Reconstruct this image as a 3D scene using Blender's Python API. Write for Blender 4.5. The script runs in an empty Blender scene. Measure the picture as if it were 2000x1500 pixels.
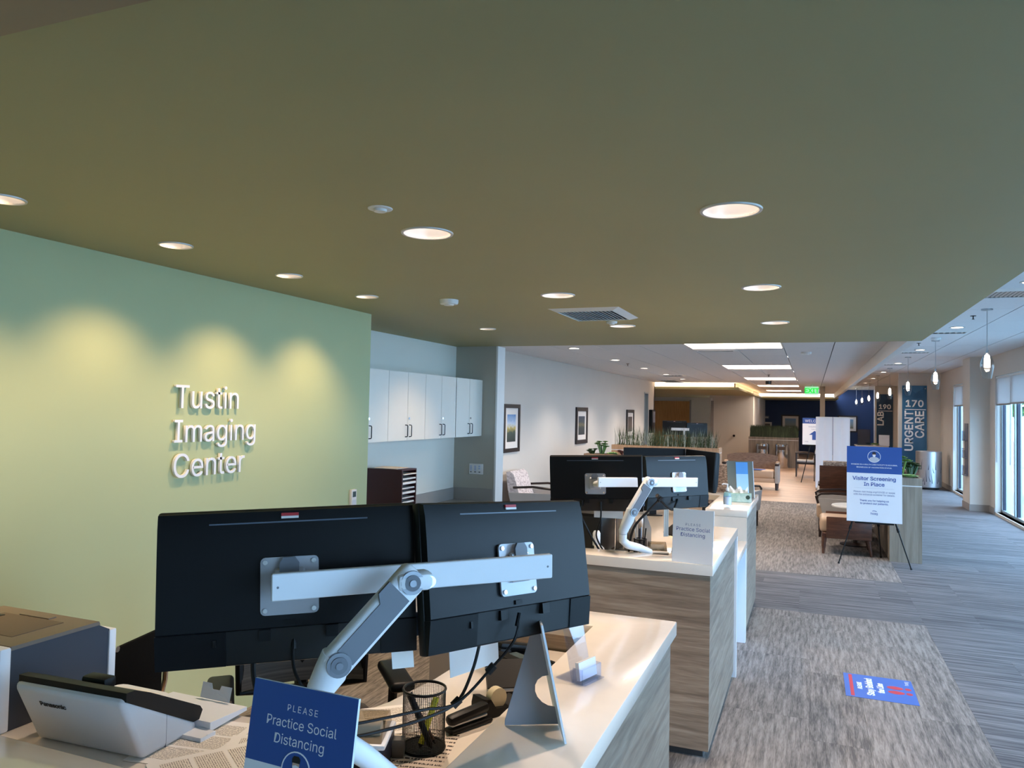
import bpy, bmesh, math, random
from mathutils import Matrix, Vector, Euler
# light levels of the place, gathered here for tuning
EXPOSURE = 1.1
SKY_COL = (0.57, 0.74, 1.0, 1.0); SKY_STR = 7.0
P_WASH = 22; P_GEN = 38; P_FLUSH = 55; P_TROF = 9.0
random.seed(7)
SC = bpy.context.scene
COL = SC.collection
R = math.radians
# ------------------------------------------------------------------ camera
cam_d = bpy.data.cameras.new('camera'); cam = bpy.data.objects.new('camera', cam_d); COL.objects.link(cam)
cam_d.sensor_width = 36.0; cam_d.lens = 1480 / 2000 * 36; cam_d.clip_start = 0.02; cam_d.clip_end = 300
def _cam():
    f = 1480.0
    Yc = Vector((585, 62, f)).normalized()          # the room's long axis as the lens sees it
    Xc = -Vector((-3700, -25, f)).normalized(); Xc = (Xc - Xc.dot(Yc) * Yc).normalized()
    Zc = Xc.cross(Yc)
    Rw = Matrix((Xc, Yc, Zc))
    right = Rw @ Vector((1, 0, 0)); up = -(Rw @ Vector((0, 1, 0))); back = -(Rw @ Vector((0, 0, 1)))
    M = Matrix((right, up, back)).transposed().to_4x4(); M.translation = Vector((0, 0, 1.8))
    return M
cam.matrix_world = _cam(); SC.camera = cam
# ------------------------------------------------------------------ sky, exposure
SC.view_settings.view_transform = 'Standard'; SC.view_settings.look = 'None'
SC.view_settings.gamma = 1.0; SC.view_settings.exposure = EXPOSURE
SC.view_settings.use_curve_mapping = False
W = bpy.data.worlds.new('sky'); SC.world = W; W.use_nodes = True
_bg = W.node_tree.nodes['Background']; _bg.inputs[0].default_value = SKY_COL; _bg.inputs[1].default_value = SKY_STR
try:
    SC.cycles.use_denoising = True; SC.cycles.max_bounces = 8; SC.cycles.diffuse_bounces = 5
    SC.cycles.glossy_bounces = 4; SC.cycles.transmission_bounces = 6; SC.cycles.transparent_max_bounces = 12
    SC.cycles.caustics_reflective = False; SC.cycles.caustics_refractive = False
    SC.cycles.sample_clamp_indirect = 4.0
except Exception:
    pass
# ------------------------------------------------------------------ materials
def lin(c):
    def g(v):
        v /= 255.0
        return v / 12.92 if v <= 0.04045 else ((v + 0.055) / 1.055) ** 2.4
    return (g(c[0]), g(c[1]), g(c[2]), 1.0)
MATS = {}
def mat(name, rgb=(200, 200, 200), rough=0.5, metal=0.0, var=0.04, scale=6.0, bump=0.0, bscale=80.0, emit=None, estr=0.0, trans=0.0, ior=1.45, coat=0.0, spec=0.5):
    if name in MATS: return MATS[name]
    m = bpy.data.materials.new(name); m.use_nodes = True; MATS[name] = m
    nt = m.node_tree; b = nt.nodes['Principled BSDF']; c = lin(rgb)
    tc = nt.nodes.new('ShaderNodeTexCoord')
    if var > 0:
        n = nt.nodes.new('ShaderNodeTexNoise'); n.inputs['Scale'].default_value = scale; n.inputs['Detail'].default_value = 3
        nt.links.new(tc.outputs['Object'], n.inputs['Vector'])
        r = nt.nodes.new('ShaderNodeValToRGB'); e = r.color_ramp.elements
        e[0].position = 0.3; e[1].position = 0.7
        e[0].color = tuple(max(0, v * (1 - var)) for v in c[:3]) + (1,); e[1].color = tuple(min(1, v * (1 + var)) for v in c[:3]) + (1,)
        nt.links.new(n.outputs['Fac'], r.inputs['Fac']); nt.links.new(r.outputs['Color'], b.inputs['Base Color'])
    else:
        b.inputs['Base Color'].default_value = c
    b.inputs['Roughness'].default_value = rough; b.inputs['Metallic'].default_value = metal
    b.inputs['Specular IOR Level'].default_value = spec
    if trans: b.inputs['Transmission Weight'].default_value = trans; b.inputs['IOR'].default_value = ior
    if coat: b.inputs['Coat Weight'].default_value = coat
    if emit: b.inputs['Emission Color'].default_value = lin(emit); b.inputs['Emission Strength'].default_value = estr
    if bump > 0:
        n2 = nt.nodes.new('ShaderNodeTexNoise'); n2.inputs['Scale'].default_value = bscale
        nt.links.new(tc.outputs['Object'], n2.inputs['Vector'])
        bp = nt.nodes.new('ShaderNodeBump'); bp.inputs['Strength'].default_value = bump; bp.inputs['Distance'].default_value = 0.004
        nt.links.new(n2.outputs['Fac'], bp.inputs['Height']); nt.links.new(bp.outputs['Normal'], b.inputs['Normal'])
    return m
def streak(name, cols, stretch, scale=3.0, rough=0.6, coords='pos', dist=0.0, rnd=0.0, bump=0.0, pos=(0.25, 0.5, 0.75), fine=0.25):
    """stretched-noise material: wood grain, carpet streaks, woven cloth"""
    if name in MATS: return MATS[name]
    m = bpy.data.materials.new(name); m.use_nodes = True; MATS[name] = m
    nt = m.node_tree; b = nt.nodes['Principled BSDF']; L = nt.links.new
    if coords == 'pos':
        g = nt.nodes.new('ShaderNodeNewGeometry'); src = g.outputs['Position']
    else:
        g = nt.nodes.new('ShaderNodeTexCoord'); src = g.outputs['Object']
    oi = nt.nodes.new('ShaderNodeObjectInfo')
    mp = nt.nodes.new('ShaderNodeMapping'); mp.inputs['Scale'].default_value = stretch; L(src, mp.inputs['Vector'])
    if rnd:
        cmb = nt.nodes.new('ShaderNodeCombineXYZ')
        mul = nt.nodes.new('ShaderNodeMath'); mul.operation = 'MULTIPLY'; mul.inputs[1].default_value = 37.0; L(oi.outputs['Random'], mul.inputs[0])
        for i in range(3): L(mul.outputs[0], cmb.inputs[i])
        L(cmb.outputs[0], mp.inputs['Location'])
    n = nt.nodes.new('ShaderNodeTexNoise'); n.inputs['Scale'].default_value = scale; n.inputs['Detail'].default_value = 4; n.inputs['Distortion'].default_value = dist
    L(mp.outputs[0], n.inputs['Vector'])
    n2 = nt.nodes.new('ShaderNodeTexNoise'); n2.inputs['Scale'].default_value = scale * 5; n2.inputs['Detail'].default_value = 2; L(mp.outputs[0], n2.inputs['Vector'])
    mx = nt.nodes.new('ShaderNodeMix'); mx.inputs[0].default_value = fine; L(n.outputs['Fac'], mx.inputs[2]); L(n2.outputs['Fac'], mx.inputs[3])
    fac = mx.outputs[0]
    if rnd:
        sb = nt.nodes.new('ShaderNodeMath'); sb.operation = 'SUBTRACT'; L(oi.outputs['Random'], sb.inputs[0]); sb.inputs[1].default_value = 0.5
        ml = nt.nodes.new('ShaderNodeMath'); ml.operation = 'MULTIPLY_ADD'; L(sb.outputs[0], ml.inputs[0]); ml.inputs[1].default_value = rnd; L(fac, ml.inputs[2]); fac = ml.outputs[0]
    r = nt.nodes.new('ShaderNodeValToRGB'); el = r.color_ramp.elements
    while len(el) < len(cols): el.new(0.5)
    for i, c in enumerate(cols):
        el[i].position = pos[i] if len(cols) == 3 else (0.35, 0.65)[i]; el[i].color = lin(c)
    L(fac, r.inputs['Fac']); L(r.outputs['Color'], b.inputs['Base Color']); b.inputs['Roughness'].default_value = rough
    if bump:
        bp = nt.nodes.new('ShaderNodeBump'); bp.inputs['Strength'].default_value = bump; bp.inputs['Distance'].default_value = 0.003
        L(n2.outputs['Fac'], bp.inputs['Height']); L(bp.outputs['Normal'], b.inputs['Normal'])
    return m
def emit_mat(name, rgb, s):
    return mat(name, rgb, 0.6, var=0.0, emit=rgb, estr=s)
def pane_mat(name, tint, refl=0.12, rough=0.0):
    """thin sheet glass / acrylic: mostly clear with a mirror sheen"""
    if name in MATS: return MATS[name]
    m = bpy.data.materials.new(name); m.use_nodes = True; MATS[name] = m; nt = m.node_tree; nt.nodes.clear()
    o = nt.nodes.new('ShaderNodeOutputMaterial'); t = nt.nodes.new('ShaderNodeBsdfTransparent'); t.inputs[0].default_value = lin(tint)
    g = nt.nodes.new('ShaderNodeBsdfGlossy'); g.inputs['Roughness'].default_value = rough
    fr = nt.nodes.new('ShaderNodeLayerWeight'); fr.inputs[0].default_value = .5
    pw = nt.nodes.new('ShaderNodeMath'); pw.operation = 'POWER'; pw.inputs[1].default_value = 4.0; nt.links.new(fr.outputs['Facing'], pw.inputs[0])
    ad = nt.nodes.new('ShaderNodeMath'); ad.operation = 'MULTIPLY_ADD'; ad.inputs[1].default_value = refl * 4; ad.inputs[2].default_value = refl * .35; nt.links.new(pw.outputs[0], ad.inputs[0])
    mx = nt.nodes.new('ShaderNodeMixShader'); nt.links.new(ad.outputs[0], mx.inputs[0]); nt.links.new(t.outputs[0], mx.inputs[1]); nt.links.new(g.outputs[0], mx.inputs[2])
    nt.links.new(mx.outputs[0], o.inputs[0]); return m
# ------------------------------------------------------------------ mesh builder
class MB:
    def __init__(s): s.v = []; s.f = []; s.mi = []; s.cur = 0
    def add(s, vs, fs, M=None):
        o = len(s.v)
        for p in vs:
            p = Vector(p); s.v.append(tuple(M @ p) if M else tuple(p))
        for q in fs: s.f.append(tuple(i + o for i in q)); s.mi.append(s.cur)
        return s
    def box(s, x0, x1, y0, y1, z0, z1, M=None):
        return s.add([(x0,y0,z0),(x1,y0,z0),(x1,y1,z0),(x0,y1,z0),(x0,y0,z1),(x1,y0,z1),(x1,y1,z1),(x0,y1,z1)],
                     [(0,3,2,1),(4,5,6,7),(0,1,5,4),(1,2,6,5),(2,3,7,6),(3,0,4,7)], M)
    def rbox(s, x0, x1, y0, y1, z0, z1, r=0.01, seg=2, M=None, axis=None):
        bm = bmesh.new(); bmesh.ops.create_cube(bm, size=1.0)
        sx, sy, sz = x1-x0, y1-y0, z1-z0
        for v in bm.verts: v.co = Vector(((v.co.x+.5)*sx+x0, (v.co.y+.5)*sy+y0, (v.co.z+.5)*sz+z0))
        if axis is None: es = bm.edges[:]
        else: es = [e for e in bm.edges if abs((e.verts[0].co-e.verts[1].co).normalized()[axis]) > .9]
        bmesh.ops.bevel(bm, geom=es, offset=min(r, .49*min(sx,sy,sz) if axis is None else r), segments=seg, profile=.5, affect='EDGES')
        return s.bm(bm, M)
    def bm(s, bm, M=None):
        bm.verts.index_update(); s.add([v.co.copy() for v in bm.verts], [tuple(v.index for v in f.verts) for f in bm.faces], M); bm.free(); return s
    def prism(s, poly, a, b, axis=2, M=None):
        """poly: 2-D outline ccw; extruded from a to b along axis"""
        n = len(poly)
        def P(p, t): return {2: (p[0], p[1], t), 1: (p[0], t, p[1]), 0: (t, p[0], p[1])}[axis]
        vs = [P(p, a) for p in poly] + [P(p, b) for p in poly]
        fs = [tuple(range(n))[::-1], tuple(range(n, 2*n))] + [(i, (i+1) % n, n+(i+1) % n, n+i) for i in range(n)]
        return s.add(vs, fs, M)
    def cyl(s, p0, p1, r0, r1=None, n=16, caps=True, M=None):
        r1 = r0 if r1 is None else r1; p0 = Vector(p0); p1 = Vector(p1); d = (p1-p0).normalized()
        u = d.orthogonal().normalized(); w = d.cross(u); vs = []
        for p, r in ((p0, r0), (p1, r1)):
            for i in range(n):
                a = 2*math.pi*i/n; vs.append(p+r*(math.cos(a)*u+math.sin(a)*w))
        fs = [(i, (i+1) % n, n+(i+1) % n, n+i) for i in range(n)]
        if caps: fs += [tuple(range(n))[::-1], tuple(range(n, 2*n))]
        return s.add(vs, fs, M)
    def tube(s, pts, r, n=8, M=None, closed=False):
        pts = [Vector(p) for p in pts]; rs = r if isinstance(r, (list, tuple)) else [r]*len(pts)
        k = len(pts); vs = []; prev = None
        for i, p in enumerate(pts):
            t = (pts[min(i+1, k-1)]-pts[max(i-1, 0)]) if not closed else (pts[(i+1) % k]-pts[i-1])
            t.normalize()
            u = t.orthogonal().normalized() if prev is None else (prev-prev.dot(t)*t).normalized()
            prev = u; w = t.cross(u)
            for j in range(n):
                a = 2*math.pi*j/n; vs.append(p+rs[i]*(math.cos(a)*u+math.sin(a)*w))
        fs = []
        for i in range(k if closed else k-1):
            i2 = (i+1) % k
            for j in range(n): fs.append((i*n+j, i*n+(j+1) % n, i2*n+(j+1) % n, i2*n+j))
        if not closed: fs += [tuple(range(n))[::-1], tuple(range((k-1)*n, k*n))]
        return s.add(vs, fs, M)
    def lathe(s, prof, n=24, c=(0, 0, 0), M=None):
        vs = []; k = len(prof)
        for r, z in prof:
            for j in range(n):
                a = 2*math.pi*j/n; vs.append((c[0]+r*math.cos(a), c[1]+r*math.sin(a), c[2]+z))
        fs = [(i*n+j, i*n+(j+1) % n, (i+1)*n+(j+1) % n, (i+1)*n+j) for i in range(k-1) for j in range(n)]
        if prof[0][0] > 1e-5 and prof[0][0] < 0: pass
        return s.add(vs, fs, M)
    def disc(s, c, r, n=24, up=False, M=None, ry=None):
        ry = ry or r
        vs = [(c[0]+r*math.cos(2*math.pi*j/n), c[1]+ry*math.sin(2*math.pi*j/n), c[2]) for j in range(n)]
        return s.add(vs, [tuple(range(n)) if up else tuple(range(n))[::-1]], M)
    def mesh(s, name, mats, smooth=True, ang=35):
        me = bpy.data.meshes.new(name); me.from_pydata(s.v, [], s.f)
        for m in (mats if isinstance(mats, (list, tuple)) else [mats]): me.materials.append(m)
        if any(s.mi): me.polygons.foreach_set('material_index', s.mi)
        me.validate(); me.update()
        if smooth:
            me.shade_smooth(); me.set_sharp_from_angle(angle=R(ang))
        return me
    def build(s, name, mats, parent=None, world=False, loc=None, smooth=True, ang=35):
        return link(name, s.mesh(name, mats, smooth, ang), parent, world, loc)
def link(name, me, parent=None, world=False, loc=None, M=None):
    o = bpy.data.objects.new(name, me); COL.objects.link(o)
    if parent:
        o.parent = parent
        if world: o.matrix_parent_inverse = parent.matrix_basis.inverted()
    if M is not None: o.matrix_basis = M
    elif loc is not None: o.location = loc
    return o
def tag(o, label, cat, group=None):
    o['label'] = label; o['category'] = cat
    if group: o['group'] = group
    return o
def thing(name, label, cat, loc=(0, 0, 0), rz=0.0, group=None, M=None):
    o = bpy.data.objects.new(name, None); COL.objects.link(o); o.empty_display_size = .05
    if M is not None: o.matrix_basis = M
    else: o.location = loc; o.rotation_euler = (0, 0, rz)
    return tag(o, label, cat, group)
def struct(o): o['kind'] = 'structure'; return o
def stuff(o): o['kind'] = 'stuff'; return o
def B(x0, x1, y0, y1, z0, z1): return MB().box(x0, x1, y0, y1, z0, z1)
def copy_tree(o, parent=None, label=None, group=None):
    c = o.copy(); COL.objects.link(c)
    if parent: c.parent = parent
    if label: c['label'] = label
    if group: c['group'] = group
    for ch in o.children: copy_tree(ch, c)
    return c
TXT = {}
try:
    import os
    FONT = bpy.data.fonts.load(os.path.join(bpy.utils.system_resource('DATAFILES'), 'fonts', 'Inter.woff2'))     # Blender's own interface font
except Exception:
    FONT = None
def text_mesh(s, size=1.0, ext=0.0, bold=0.0, align='CENTER', spacing=1.0, line=1.0):
    k = (s, size, ext, bold, align, spacing, line)
    if k in TXT: return TXT[k]
    cu = bpy.data.curves.new('lettering', 'FONT'); cu.body = s
    if FONT: cu.font = FONT
    cu.size = size; cu.extrude = ext; cu.bevel_depth = bold; cu.bevel_resolution = 0
    cu.align_x = align; cu.align_y = 'CENTER'; cu.space_character = spacing; cu.space_line = line; cu.resolution_u = 4
    o = bpy.data.objects.new('lettering_tmp', cu); COL.objects.link(o)
    dg = bpy.context.evaluated_depsgraph_get()
    me = bpy.data.meshes.new_from_object(o.evaluated_get(dg)); bpy.data.objects.remove(o); bpy.data.curves.remove(cu)
    TXT[k] = me; return me
def text(s, size, m, parent, M, name='lettering', **kw):
    me = text_mesh(s, size, **kw).copy(); me.materials.clear(); me.materials.append(m)
    return link(name, me, parent, M=M)
def face_M(loc, rz=0.0, rx=0.0):
    """text/print lying on an upright face: local x right, local y up, normal towards -Y turned by rz"""
    return Matrix.Translation(loc) @ Matrix.Rotation(rz, 4, 'Z') @ Matrix.Rotation(R(90)+rx, 4, 'X')
def spot(name, loc, power, col, size=100, blend=.6, rad=.03, parent=None, rot=(0, 0, 0)):
    d = bpy.data.lights.new(name, 'SPOT'); d.energy = power; d.color = col; d.spot_size = R(size); d.spot_blend = blend; d.shadow_soft_size = rad
    o = bpy.data.objects.new(name, d); COL.objects.link(o); o.location = loc; o.rotation_euler = rot
    if parent: o.parent = parent
    return o
def point(name, loc, power, col, rad=.03, parent=None):
    d = bpy.data.lights.new(name, 'POINT'); d.energy = power; d.color = col; d.shadow_soft_size = rad
    o = bpy.data.objects.new(name, d); COL.objects.link(o); o.location = loc
    if parent: o.parent = parent
    return o
def area(name, loc, power, col, sx, sy, rot=(0, 0, 0), parent=None):
    d = bpy.data.lights.new(name, 'AREA'); d.shape = 'RECTANGLE'; d.size = sx; d.size_y = sy; d.energy = power; d.color = col
    o = bpy.data.objects.new(name, d); COL.objects.link(o); o.location = loc; o.rotation_euler = rot
    if parent: o.parent = parent
    return o
WARM = (1.0, .74, .50); NEUT = (1.0, .76, .58)
# ------------------------------------------------------------------ materials of the shell
M_green = mat('green_wall_paint', (178, 188, 146), .75, var=.015, scale=2, bump=.03, bscale=300)
M_olive = mat('olive_soffit_paint', (162, 156, 116), .6, var=.015, scale=2, bump=.02, bscale=300)
M_beige = mat('beige_wall_paint', (208, 203, 195), .75, var=.015, scale=2, bump=.03, bscale=300)
M_cool = mat('pale_wall_paint', (222, 220, 210), .75, var=.012, scale=2, bump=.03, bscale=300)
M_grey = mat('grey_wall_paint', (172, 168, 156), .75, var=.012, scale=2)
M_navy = mat('navy_wall_paint', (22, 50, 92), .65, var=.03, scale=2)
M_white = mat('white_trim_paint', (228, 228, 226), .5, var=.01)
M_base = mat('grey_rubber_base', (150, 146, 142), .6, var=.03)
M_tile = mat('acoustic_tile', (222, 222, 224), .9, var=.02, scale=30, bump=.15, bscale=220)
M_grid = mat('ceiling_grid_metal', (120, 120, 124), .6, var=.02)
M_sub = mat('floor_slab', (70, 68, 68), .9)
M_streak = streak('streaky_carpet', [(66, 65, 68), (98, 96, 98), (128, 125, 126)], (0.45, 13, 13), 3.0, .95, rnd=.07, bump=.3, pos=(.36, .5, .64), fine=.35)
M_inset = streak('inset_carpet', [(86, 81, 78), (122, 115, 110), (148, 141, 135)], (24, 2.0, 9), 2.0, .95, dist=.25, rnd=.07, bump=.3, pos=(.36, .5, .64), fine=.35)
M_lvt = streak('wood_look_floor', [(150, 118, 94), (176, 142, 114), (196, 164, 136)], (1.0, 9, 9), 2.5, .38, rnd=.12, pos=(.3, .5, .7))
M_alu = mat('anodised_window_frame', (176, 186, 190), .4, .6, var=.02)
M_dkalu = mat('dark_window_gasket', (36, 42, 60), .5)
M_glass = pane_mat('window_glass', (226, 240, 246), .06)
M_steel = mat('brushed_steel', (176, 178, 182), .32, 1.0, var=.04)
M_black = mat('black_plastic', (13, 13, 14), .45, spec=.25)
# ------------------------------------------------------------------ floor
floor = struct(B(-7, 3.3, -3.15, 38.1, -.15, -.006).build('floor', M_sub))
def planks(name, m, x0, x1, y0, y1, w, l, along, parent, seed=1, th=.006):
    rnd = random.Random(seed); cache = {}; g = .0005; out = []
    a0, a1, b0, b1 = (x0, x1, y0, y1) if along == 'x' else (y0, y1, x0, x1)
    nb = max(1, round((b1-b0)/w)); wb = (b1-b0)/nb
    for i in range(nb):
        t = a0 - rnd.choice((0, .25, .5, .75))*l
        while t < a1 - .02:
            s, e = max(t, a0), min(t+l, a1); t += l
            if e-s < .02: continue
            k = round(e-s, 3)
            if k not in cache:
                L, Wd = (k-2*g, wb-2*g)
                bx = B(-L/2, L/2, -Wd/2, Wd/2, -th, 0) if along == 'x' else B(-Wd/2, Wd/2, -L/2, L/2, -th, 0)
                cache[k] = bx.mesh(name, m, smooth=False)
            c = ((s+e)/2, b0+(i+.5)*wb, 0) if along == 'x' else (b0+(i+.5)*wb, (s+e)/2, 0)
            o = link(name, cache[k], parent, loc=c); out.append(o)
    return out
planks('carpet_plank', M_streak, .93, 3.24, 3.0, 23.3, .46, 1.84, 'x', floor, 1)
planks('carpet_plank', M_streak, -1.6, .93, 7.51, 9.31, .30, 1.5, 'x', floor, 2)
planks('carpet_tile', M_inset, -.62, .93, 1.6, 7.51, .31, 1.2, 'y', floor, 3)
planks('carpet_tile', M_inset, -1.6, .93, 9.31, 16.8, .42, 1.25, 'y', floor, 4)
planks('wood_plank', M_lvt, -2.2, .93, 16.8, 28.4, .20, 1.8, 'x', floor, 5)
planks('wood_plank', M_lvt, -3.1, -.62, 1.6, 3.4, .16, 1.3, 'y', floor, 6)
o = B(-.62, 3.24, -3, 1.6, -.006, 0).box(.93, 3.24, 1.6, 3.0, -.006, 0).box(.93, 3.24, 23.3, 38, -.006, 0).build('carpet', M_streak, floor, smooth=False); stuff(o)
o = B(-4.4, -1.6, 7.51, 16.8, -.006, 0).box(-1.6, -.62, 3.4, 7.51, -.006, 0).box(-4.4, -2.2, 16.8, 22.5, -.006, 0).box(-3.75, -1.6, 3.4, 7.51, -.006, 0).build('carpet', M_inset, floor, smooth=False); stuff(o)
o = B(-7, .93, 28.4, 38, -.006, 0).box(-7, -2.2, 22.5, 28.4, -.006, 0).box(-3.1, -.62, -3, 1.6, -.006, 0).build('wood_floor', M_lvt, floor, smooth=False); stuff(o)
# ------------------------------------------------------------------ walls
struct(B(-3.75, -3.10, -3, 4.915, 0, 2.5).build('wall_left', M_green, smooth=False))
struct(B(-3.95, -3.75, 4.915, 7.74, 0, 2.5).build('wall_niche', M_cool, smooth=False))
wp = struct(MB().box(-4.5, -3.255, 7.74, 7.93, 0, 2.5).build('wall_pier', M_grey, smooth=False))
B(-3.255, -3.235, 7.735, 7.945, 0, 2.5).build('corner_trim', M_white, wp, smooth=False)
struct(B(-4.56, -4.36, 7.93, 21.1, 0, 2.72).box(-4.56, -4.36, 21.65, 22.6, 0, 2.72).box(-4.56, -4.36, 21.1, 21.65, 2.37, 2.72).build('wall_beige', M_beige, smooth=False))
M_dglass = mat('dark_door_glass', (104, 116, 114), .15, var=.02)
d = struct(B(-4.50, -4.46, 21.12, 21.63, 0, 2.36).build('door_1', M_dglass, smooth=False))
B(-4.52, -4.35, 21.1, 21.14, 0, 2.37).box(-4.52, -4.35, 21.61, 21.65, 0, 2.37).box(-4.52, -4.35, 21.1, 21.65, 2.33, 2.37).build('door_frame', M_alu, d, smooth=False)
struct(B(-3.65, -2.05, 30, 30.15, 0, 2.56).box(-2.15, -2.05, 30.15, 38, 0, 2.9).build('wall_alcove', M_beige, smooth=False))
d = struct(B(-3.62, -3.56, 29.96, 30.0, 0, 2.4).build('door_2', M_white, smooth=False))
B(-3.60, -3.50, 29.93, 29.965, .9, 2.3).build('push_plate', M_base, d, smooth=False)
MB().cyl((-2.74, 30.0, .98), (-2.74, 29.95, .98), .045, n=14).build('door_knob', M_black, d)
struct(B(-7.0, -3.6, 34, 34.15, 0, 2.56).box(-7.1, -7.0, 22.6, 34, 0, 2.56).box(-7, -4.36, 22.5, 22.6, 0, 2.72).build('wall_alcove_back', M_beige, smooth=False))
M_maple = streak('maple_door', [(172, 118, 62), (190, 136, 78), (204, 152, 94)], (8, 8, .8), 2.5, .45)
d = struct(B(-6.7, -5.0, 33.95, 34, 0, 2.33).build('door_3', M_maple, smooth=False))
B(-5.0, -4.93, 33.94, 34, 0, 2.38).build('door_frame', M_base, d, smooth=False)
struct(B(-7, 3.3, 38, 38.15, 0, 3.05).build('wall_navy', M_navy, smooth=False))
struct(B(2.22, 3.24, 23.3, 23.5, 0, 3.04).build('wall_urgent_care', M_beige, smooth=False))
struct(B(2.32, 3.24, 33, 33.2, 0, 3.04).box(2.62, 2.70, 33.2, 38, 0, 3.04).build('wall_laboratory', M_beige, smooth=False))
struct(B(-3.75, 3.3, -3.15, -3, 0, 3.04).build('wall_back', M_beige, smooth=False))
struct(B(.24, .38, 24.95, 25.09, 0, 2.7).build('trim_1', mat('taupe_post', (146, 132, 116), .6), smooth=False))
# right wall with window bays
XW = 3.24
bays = [(-2.4, 1.6), (2.6, 8.2), (9.2, 16.75), (18.1, 21.35)]
wr = MB(); prev = -3
for a, b in bays + [(23.3, 38)]:
    wr.box(XW, XW+.28, prev, a, 0, 3.04); prev = b
for a, b in bays: wr.box(XW, XW+.28, a, b, 2.62, 3.04); wr.box(XW, XW+.28, a, b, -.1, .05)
wr.box(XW, XW+.28, 23.3, 38, 0, 3.04)
wr = struct(wr.build('wall_right', M_beige, smooth=False))
struct(B(2.9, XW, 17.2, 17.95, 0, 3.04).build('wall_column', M_beige, smooth=False))
bb = B(3.225, XW, 16.76, 17.2, 0, .12).box(3.225, XW, 17.95, 18.1, 0, .12).box(2.888, 2.9, 17.19, 17.96, 0, .13).box(2.888, XW, 17.185, 17.2, 0, .13).box(3.225, XW, 21.36, 23.3, 0, .12).box(2.22, XW, 23.285, 23.3, 0, .12)
struct(bb.build('baseboard_right', M_base, smooth=False))
struct(B(-4.36, -4.345, 7.94, 21.1, 0, .12).build('baseboard_left', M_base, smooth=False))
for i, (a, b) in enumerate(bays):
    w = struct(B(XW+.02, XW+.25, a, b, .02, .05).build('window_%d' % (i+1), M_base, smooth=False))
    n = max(2, round((b-a)/1.08)); st = (b-a)/n
    fr = MB().box(XW+.10, XW+.18, a, b, .05, .10).box(XW+.10, XW+.18, a, b, 2.57, 2.62).box(XW+.10, XW+.18, a, a+.05, .05, 2.62).box(XW+.10, XW+.18, b-.05, b, .05, 2.62)
    fr.build('window_frame', M_alu, w, smooth=False)
    for k in range(n):
        y0 = a+k*st
        if k: B(XW+.08, XW+.19, y0-.035, y0+.035, .10, 2.57).build('mullion', M_alu, w, smooth=False)
        B(XW+.135, XW+.141, y0+.04, y0+st-.04, .10, 2.57).build('pane', M_glass, w, smooth=False)
        B(XW+.115, XW+.16, y0+st-.075, y0+st-.04, .10, 2.57).box(XW+.115, XW+.16, y0+.036, y0+.055, .10, 2.57).build('gasket', M_dkalu, w, smooth=False)
    d = area('window_daylight_portal', (XW+.30, (a+b)/2, 1.33), 1, (1, 1, 1), b-a, 2.5, rot=(0, R(90), 0)); d.rotation_euler = Euler((R(90), 0, R(90)))
    d.data.cycles.is_portal = True
# roller blinds on the two window bays in view
M_blind = mat('roller_blind_cloth', (222, 222, 222), .85, var=.02, scale=40)
def _translucent(m, k):
    nt = m.node_tree; out = [n for n in nt.nodes if n.type == 'OUTPUT_MATERIAL'][0]; b = nt.nodes['Principled BSDF']
    tr = nt.nodes.new('ShaderNodeBsdfTranslucent'); tr.inputs[0].default_value = lin((214, 216, 218)); mx = nt.nodes.new('ShaderNodeMixShader'); mx.inputs[0].default_value = k
    nt.links.new(b.outputs[0], mx.inputs[1]); nt.links.new(tr.outputs[0], mx.inputs[2]); nt.links.new(mx.outputs[0], out.inputs[0])
_translucent(M_blind, .35)
def blind(y0, y1, z0, label):
    t = thing('roller_blind', label, 'blind', (XW+.03, (y0+y1)/2, z0), group='roller blinds on the window wall')
    B(-.003, .003, y0-(y0+y1)/2, y1-(y0+y1)/2, 0, 2.60-z0).build('blind_cloth', M_blind, t, smooth=False)
    B(-.010, .010, y0-(y0+y1)/2, y1-(y0+y1)/2, -.025, .005).build('hem_bar', M_base, t, smooth=False)
    MB().cyl((0, y0-(y0+y1)/2, 2.59-z0), (0, y1-(y0+y1)/2, 2.59-z0), .022, n=10).build('roller', M_white, t)
    ch = MB().tube([(.0, y1-(y0+y1)/2-.01, 2.58-z0), (-.01, y1-(y0+y1)/2-.005, -.6), (-.01, y1-(y0+y1)/2-.005, -1.1), (-.01, y1-(y0+y1)/2-.03, -1.1), (0, y1-(y0+y1)/2-.03, 2.58-z0)], .003, 5)
    ch.build('pull_chain', M_steel, t)
blind(15.72, 16.74, 2.09, 'pale roller blind on the bright window, next to the wall column')
blind(14.67, 15.70, 2.10, 'pale roller blind second along the window from the wall column')
blind(13.6, 14.62, 2.11, 'pale roller blind cut by the right edge of the photo')
blind(18.12, 19.7, 2.12, 'pale roller blind just behind the wall column')
blind(19.72, 21.33, 2.12, 'pale roller blind of the far window next to the waste bin corner')
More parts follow.
